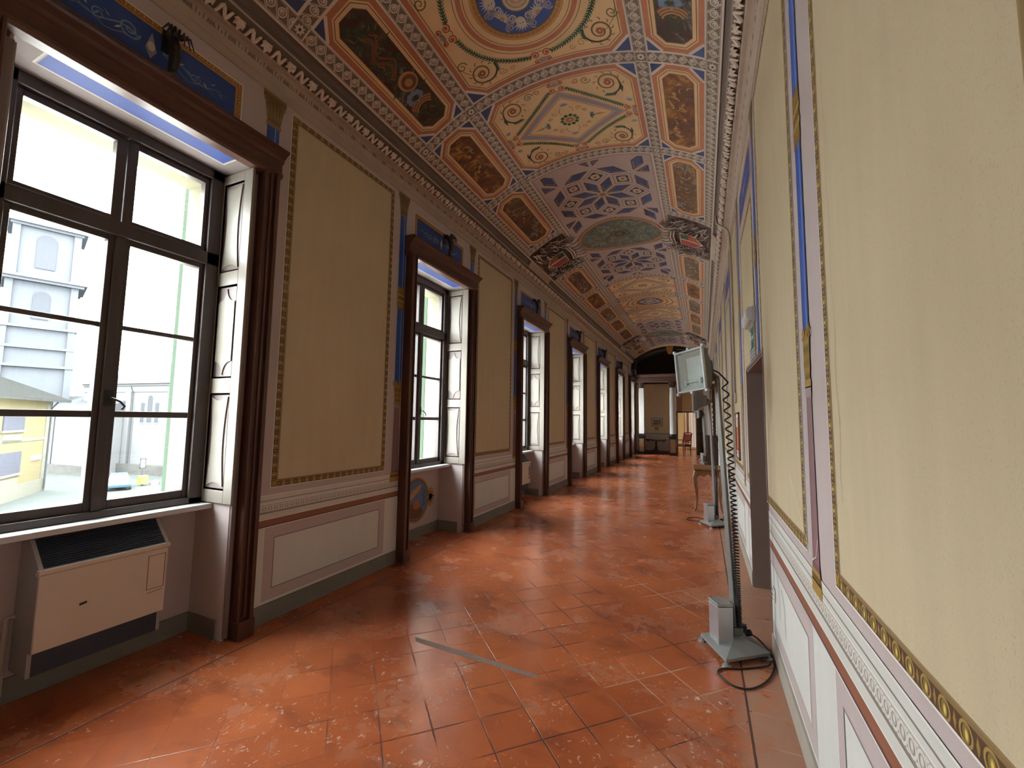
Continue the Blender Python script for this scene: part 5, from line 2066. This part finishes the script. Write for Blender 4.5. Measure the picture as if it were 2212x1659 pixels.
DX0, DX1 = -1.14, -.06
e = MB()
e.box(XL - .6, DX0, 22.3, 22.45, 0, 5.2).box(DX1, XR + .9, 22.3, 22.45, 0, 5.2).box(DX0, DX1, 22.3, 22.45, 2.02, 5.2)
we = e.build('wall_end', m_endcream)
we['kind'] = 'structure'
S = Surf(lambda a, b, h: (a, 22.3 - h, b))
for a, b in ((XL, DX0 - .06), (DX1 + .06, XR)):
    S.rect(a, b, 0, .95, .002, m_white)
    S.rect(a, b, .95, .975, .003, m_golddk)
    S.rect(a, b, .82, .83, .003, m_line_dark)
    S.rect(a, b, 0, .13, .003, m_grey)
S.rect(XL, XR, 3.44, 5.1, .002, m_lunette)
S.rect(DX0, XR, 2.1, 3.44, .0025, m_tan)
S.rect(DX0 - .05, DX0 + .22, 2.0, 3.44, .0035, m_redline)
S.build('painted_dado', we)
d2 = struct('door_2')
o = MB()
for a, b, c, d in ((DX0 - .06, DX0, 0, 2.08), (DX1, DX1 + .06, 0, 2.08), (DX0, DX1, 2.02, 2.08)):
    o.box(a, b, 22.27, 22.46, c, d)
o.build('door_frame', m_dkbrown, d2)
R = RT(DX1 - .02, 22.46, 0, radians(68))
dl = MB().box(-.62, 0, -.02, .02, .01, 2.0, T=R).build('door_leaf', m_door, d2, bevel=.006)
o = MB().box(-.60, -.02, -.045, -.035, 1.0, 1.03, T=R).box(-.60, -.57, -.05, -.02, .93, 1.10, T=R).box(-.05, -.02, -.05, -.02, .93, 1.10, T=R)
o.build('push_bar', m_black, dl)

# the room beyond the doorway
o = MB().box(-2.4, -2.25, 22.45, 23.6, 0, 3.2).box(-2.4, -2.25, 25.4, 27.5, 0, 3.2).box(-2.4, -2.25, 23.6, 25.4, 0, .9).box(-2.4, -2.25, 23.6, 25.4, 2.0, 3.2)
o.box(-2.4, -2.25, 24.1, 25.4, .9, 2.0).box(-2.4, 1.9, 27.3, 27.5, 0, 3.2).box(1.75, 1.9, 22.45, 27.3, 0, 3.2)
fr = o.build('wall_far_room', m_yellowroom)
fr['kind'] = 'structure'
fc = MB().box(-2.4, 1.9, 22.45, 27.5, 3.2, 3.3).build('ceiling_far_room', m_white)
fc['kind'] = 'structure'
o = MB()
for a in range(2):
    x = -1.55 + a * .62
    o.box(x - .04, x + .04, 27.18, 27.29, .1, 2.4)
o.box(-1.6, -.9, 27.18, 27.29, 2.4, 2.5)
tag(o.build('window_surround', plain('white_gloss', (.72, .72, .70), .4)), 'white painted door surround seen through the end doorway', 'door frame')
pts = [(-1.08 + .05 * i, .035 * sin(i * 1.9)) for i in range(9)]
o = MB().sweep([(a, b) for a, b in pts], .12, 2.35, lambda a, b, c: (a + .32, 26.9 + b, c))
tag(o.build('white_curtain', m_curtain), 'white curtain hanging in the room beyond the end doorway', 'curtain')

# tripod table, picture and caption at the end wall
t = thing('pedestal_table', 'dark mahogany tripod table with a broad top in front of the end wall', 'table', (-2.10, 21.75, 0))
n = 28
P = [(.56 * cos(2 * pi * i / n) * (1 + .03 * cos(8 * pi * i / n)), .36 * sin(2 * pi * i / n)) for i in range(n)]
tp = MB().prism(P, .70, .725, lambda a, b, c: (a, b, c)).build('tabletop', plain('table_top_wood', (.30, .17, .10), .25), t, bevel=.006)
P2 = [(-.46, .70), (.46, .70), (.46, .65)] + [(.46 - .92 * i / 16, .64 + .02 * cos(i * pi / 2) - .015) for i in range(1, 16)] + [(-.46, .65)]
o = MB().prism(P2, -.24, -.225, lambda a, b, c: (a, c, b)).prism(P2, .225, .24, lambda a, b, c: (a, c, b))
o.build('apron', m_darkwood, t)
MB().lathe([(.10, .70), (.05, .66), (.04, .58), (.055, .50), (.03, .44), (.06, .36), (.075, .30), (.045, .24), (.08, .20), (.06, .16)], n=16).build('stem', m_darkwood, t, smooth=True)
for i in range(3):
    a = -pi / 2 + .55 + i * 2 * pi / 3
    MB().tube(smooth_path([Vector((r * cos(a), r * sin(a), z)) for r, z in ((.03, .21), (.12, .20), (.22, .11), (.31, .045), (.36, .03))], 4), [.04 - .0012 * j for j in range(17)], 8).build('leg', m_darkwood, t, smooth='all')

t = thing('picture', 'small framed landscape picture with white mount on the cream end wall', 'picture', (-2.09, 22.3, 1.53))
o = MB()
for a, b, c, d in ((-.27, .27, -.21, -.18), (-.27, .27, .18, .21), (-.27, -.24, -.21, .21), (.24, .27, -.21, .21)):
    o.box(a, b, -.03, 0, c, d)
o.build('frame', m_frame, t, bevel=.004)
MB().box(-.245, .245, -.014, 0, -.185, .185).build('mount', m_paper, t)
S = Surf(lambda a, b, h: (a, -.0145 - h, b))
S.rect(-.19, .19, -.13, .13, 0, plain('picture_sky', (.22, .30, .40), .7, amt=.4, scale=12))
S.poly([(-.19, -.13), (.19, -.13), (.19, .02), (.10, .05), (.0, -.01), (-.08, .03), (-.19, -.02)], .001, m_tan)
S.poly([(-.19, -.13), (.05, -.13), (-.06, -.06), (-.19, -.07)], .002, m_olive)
S.build('print', t)
t = MB().box(-2.215, -2.02, 22.285, 22.298, 1.14, 1.29).build('caption_board', m_tanboard)
tag(t, 'small tan caption board below the framed picture on the end wall', 'sign')

# red upholstered chair by the end doorway
t = thing('upholstered_chair', 'dark wooden chair with red velvet seat and back beside the end doorway', 'chair', (-.86, 21.95, 0), radians(-35))
for a, b in ((-.21, -.2), (.21, -.2), (-.2, .2), (.2, .2)):
    MB().tube([(a, b, .44), (a, b * 1.05, .2), (a, b * 1.15, .0)], [.024, .022, .018], 8).build('leg', m_darkwood, t)
MB().box(-.25, .25, -.24, .24, .40, .45).build('seat_frame', m_darkwood, t, bevel=.01)
MB().box(-.23, .23, -.22, .22, .45, .51).build('seat', m_redseat, t, bevel=.02)
o = MB()
for a in (-.22, .22):
    o.tube([(a, .21, .42), (a, .25, .75), (a, .31, 1.02)], .022, 8)
o.tube([(-.22, .31, 1.02), (0, .32, 1.06), (.22, .31, 1.02)], .024, 8)
o.tube([(-.22, .235, .60), (.22, .235, .60)], .018, 8)
o.build('back_frame', m_darkwood, t, smooth='all')
T = RT(0, .265, .81, 0, radians(-11))
MB().box(-.19, .19, -.02, .02, -.17, .17, T=T).build('backrest', m_redseat, t, bevel=.015)
for sg in (-1, 1):
    MB().tube([(sg * .24, .24, .68), (sg * .27, .0, .70), (sg * .26, -.16, .66), (sg * .23, -.2, .44)], .02, 8).build('armrest', m_darkwood, t, smooth='all')

# ------------------------------------------------------------------ outside: the square seen through the nearest window
GZ = -5.6
g = MB().box(-140, -41, -60, 120, GZ - .2, GZ, 0).box(-41, -3.7, -60, 120, GZ - .2, GZ, 1).build('ground_outside', [m_outground, m_bounce_ground])  # unseen strip next to the building is made pale as a light reflector
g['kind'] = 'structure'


def along(p, q):
    d = Vector((q[0] - p[0], q[1] - p[1], 0))
    return d.length, Matrix.Translation((p[0], p[1], GZ)) @ Matrix.Rotation(atan2(d.y, d.x), 4, 'Z')


# church: long pale side wall with pilasters and triple windows, tiled roof
cA, cB = (-74.0, 27.6), (-38.0, 31.9)
L, T = along(cA, cB)
t = thing('church', 'long white church with pilasters, triple arched windows and a grey tiled roof', 'church', (0, 0, 0))
EV = 10.7
o = MB().box(0, L, 0, 16, 0, EV, T=T)
o.box(0, L, -.12, 0, EV - .75, EV, T=T).box(0, L, -.3, 0, EV, EV + .25, T=T)
x = 1.5
PX = []
while x < L:
    o.box(x - .45, x + .45, -.25, 0, 0, EV - .7, T=T)
    PX.append(x)
    x += 7.4
o.build('side_wall', m_church, t)
MB().box(0, L, -.5, 0, 0, 1.15, T=T).build('stone_plinth', m_outstone, t)
o = MB()
o.add([T @ Vector(p) for p in ((-.6, -.6, EV + .25), (L, -.6, EV + .25), (L, 8, EV + 4.4), (6, 8, EV + 4.4), (-.6, 16.5, EV + .25), (L, 16.5, EV + .25))], [(0, 1, 2, 3), (0, 3, 4), (4, 3, 2, 5)])
o.build('roof', m_outroof, t)
for i in range(len(PX) - 1):
    c = (PX[i] + PX[i + 1]) / 2
    for dx, w, h0, h1, arch in ((-1.25, .32, 6.2, 8.6, False), (0, .42, 6.2, 9.1, True), (1.25, .32, 6.2, 8.6, False)):
        o = MB()
        P = [(c + dx - w, h0), (c + dx + w, h0), (c + dx + w, h1)] + ([(c + dx + w * cos(k * pi / 8), h1 + w * sin(k * pi / 8)) for k in range(1, 8)] if arch else []) + [(c + dx - w, h1)]
        o.prism(P, -.06, .05, lambda a, b, d: T @ Vector((a, d, b)), 0)
        o.prism(inset(P, -.16), -.04, .05, lambda a, b, d: T @ Vector((a, d, b)), 1)
        o.build('church_window', [m_outwin, m_church], t)
for x in PX[::1]:
    MB().tube([T @ Vector((x + .8, -.55, EV)), T @ Vector((x + .8, -.2, EV - .9)), T @ Vector((x + .8, -.2, .2))], .07, 6).build('downpipe', m_outpipe, t)

# lower aisle to the left of it
lA, lB = (-84, 23.4), (-65.5, 25.2)
L, T = along(lA, lB)
t = thing('side_chapel', 'low white chapel wing with two slit windows between yellow house and church', 'church wing')
o = MB().box(0, L, 0, 10, 0, 7.3, T=T).box(L - 6, L + .01, -.15, 0, 0, 7.9, T=T)
o.build('wall', m_church, t)
MB().box(0, L, -.4, 0, 0, 1.1, T=T).build('stone_plinth', m_outstone, t)
MB().prism([(-.5, 7.3), (5, 9.6), (10.5, 7.3)], 0, L + .3, lambda a, b, c: T @ Vector((c, a, b))).build('roof', m_outroof, t)
for x in (L - 10.2, L - 8.2):
    MB().box(x - .3, x + .3, -.05, .05, 3.1, 4.9, T=T).build('slit_window', m_outwin, t)
MB().tube([T @ Vector((L - 6.3, -.3, 7.2)), T @ Vector((L - 6.3, -.3, .4))], .07, 6).build('downpipe', m_outpipe, t)

# bell tower
t = thing('bell_tower', 'square church bell tower in stages, fog haze put into its colour', 'tower', (-81.2, 25.0, GZ), radians(-17))
o = MB()
for z0, z1, w in ((0, 13.2, 3.05), (13.2, 18.0, 3.0), (18.0, 24.0, 2.9), (24.6, 31.2, 2.75)):
    o.box(-w, w, -w, w, z0, z1)
    for sx in (-1, 1):
        for sy in (-1, 1):
            o.box(sx * w - .35, sx * w + .35, sy * w - .35, sy * w + .35, z0, z1)
o.build('shaft', m_tower, t)
o = MB()
for z, w in ((13.0, 3.5), (15.4, 3.4), (18.0, 3.5), (24.0, 3.75), (24.35, 4.05), (31.2, 3.3), (31.5, 3.7)):
    o.box(-w, w, -w, w, z, z + .35)
o.build('string_course', m_tower, t)
o = MB()
o.loft([[Vector((sx * w, sy * w, z)) for sx, sy in ((-1, -1), (1, -1), (1, 1), (-1, 1))] for z, w in ((31.85, 2.6), (33.2, 2.2), (34.6, 1.7), (35.8, .9), (36.6, .2))])
o.build('spire', m_tower, t)
for z0, z1, w, d in ((19.3, 22.2, .75, 2.95), (26.0, 29.6, .9, 2.8)):
    for a in range(4):
        R = Matrix.Rotation(a * pi / 2, 4, 'Z')
        P = [(-w, z0), (w, z0), (w, z1)] + [(w * cos(k * pi / 8), z1 + w * sin(k * pi / 8)) for k in range(1, 8)] + [(-w, z1)]
        MB().prism(P, d - .05, d + .08, lambda p, q, c: R @ Vector((p, -c, q))).build('bell_opening', m_outwin, t)

# yellow house on the left
hB, hA = (-56.2, 18.75), (-44.5, 10.2)
L, T = along(hA, hB)
t = thing('yellow_house', 'yellow house with grey shutters and tiled roof, seen through the nearest window', 'house')
o = MB().box(0, L, 0, 12, 0, 8.3, T=T)
o.build('wall', m_outyellow, t)
# (local y runs away from the camera side)
MB().box(L - 1.0, L, -.06, 0, 0, 8.3, T=T).box(0, L, -.05, 0, 4.75, 5.0, T=T).box(0, L, -.06, 0, 0, 1.2, T=T).build('pale_trim', m_outtrim, t)
o = MB().add([T @ Vector(p) for p in ((-1.1, -1.0, 8.35), (L + 1, -1.0, 8.35), (L + 1, 6, 11.3), (4.5, 6, 11.3), (-1.1, 13, 8.35), (L + 1, 13, 8.35))], [(0, 1, 2, 3), (0, 3, 4), (4, 3, 2, 5)])
o.box(-1.1, L + 1, -1.0, -.9, 8.2, 8.4, T=T).box(-1.1, -1.0, -1.0, 13, 8.2, 8.4, T=T)
for i in range(58):
    x = -1 + i * .29
    n = min(1, max(.05, (x + 1.1) / 5.6))
    o.tube([T @ Vector((x, -1.0, 8.38)), T @ Vector((x, -1 + 7 * n, 8.38 + 2.95 * n))], .07, 4)
o.build('roof', m_outroof2, t)
for x, w_ in ((L - 8.25, 3.25), (L - 13.6, 3.0)):
    for z, zh in ((2.2, 1.75), (5.75, 1.3)):
        sh = MB().box(x, x + w_, -.09, .02, z, z + zh, T=T).build('window_shutter', m_outshut, t)
        MB().box(x - .2, x + w_ + .2, -.16, .02, z - .18, z, T=T).box(x + .1, x + w_ - .1, -.05, .02, z - 1.0, z - .35, T=T).build('window_surround', m_outtrim, sh)
MB().tube([T @ Vector((L - .3, -.5, 8.2)), T @ Vector((L - .3, -.12, 7.6)), T @ Vector((L - .3, -.12, .3))], .07, 6).build('downpipe', m_outpipe, t)
MB().box(L - 3.0, L - 1.3, -.08, 0, 3.0, 3.4, T=T).build('street_name_plate', m_signwhite, t)

# parked car
t = thing('car', 'light blue hatchback parked in front of the church plinth', 'car', (-51.7, 22.4, GZ), radians(158))
prof = [(-1.95, .30), (-1.98, .62), (-1.80, .86), (-1.1, .94), (1.55, .98), (1.85, .90), (1.95, .55), (1.90, .30)]
o = MB().prism(prof, -.82, .82, lambda a, b, c: (a, c, b))
o.build('body', m_car, t, bevel=.08)
o = MB()
o.loft([[Vector((x0, -w, z)), Vector((x1, -w, z)), Vector((x1, w, z)), Vector((x0, w, z))] for z, x0, x1, w in ((.92, -1.05, 1.65, .78), (1.38, -.35, 1.15, .62))])
o.build('cabin_glass', m_outglass, t)
MB().box(-.38, 1.18, -.63, .63, 1.37, 1.43).build('roof', m_car, t, bevel=.04)
for a in (-1.25, 1.25):
    for b in (-.80, .80):
        MB().lathe([(.20, -.09), (.31, -.09), (.31, .09), (.20, .09)], n=18, T=RT(a, b, .31) @ Matrix.Rotation(pi / 2, 4, 'X')).build('wheel', m_black, t)
MB().box(1.90, 1.97, -.75, -.5, .62, .80).box(1.90, 1.97, .5, .75, .62, .80).build('tail_lamp', m_posterred, t)
MB().box(1.93, 1.99, -.78, .78, .34, .52).build('bumper', m_outpipe, t)

# lantern post and yellow litter bin beside it
p_ = (-53.3, 25.0, GZ)
t = thing('signpost', 'slim post with a framed notice standing before the church', 'sign post', p_)
MB().tube([(0, 0, 0), (0, 0, 1.6)], .04, 8).build('post', m_outpipe, t)
o = MB()
for a, b, c, d in ((-.25, .25, 1.6, 1.68), (-.25, .25, 2.5, 2.58), (-.25, -.18, 1.6, 2.58), (.18, .25, 1.6, 2.58)):
    o.box(-.03, .03, a, b, c, d)
o.build('frame', m_outpipe, t)
MB().box(-.012, .012, -.18, .18, 1.68, 2.5).build('notice', m_signwhite, t)
t = thing('litter_bin', 'small yellow litter bin at the foot of the signpost', 'bin', (-51.9, 24.45, GZ))
MB().box(-.06, .06, -.05, .05, 0, .2).build('post', m_outpipe, t)
MB().taper((-.30, .30, -.28, .28), (-.33, .33, -.32, .32), .15, 1.0).build('bin_body', m_outbin, t, bevel=.03)
MB().lathe([(.42, 0), (.40, .25), (.2, .42), (.05, .45)], (.3, .9, 0), 12).build('bollard', m_church, t, smooth=True)
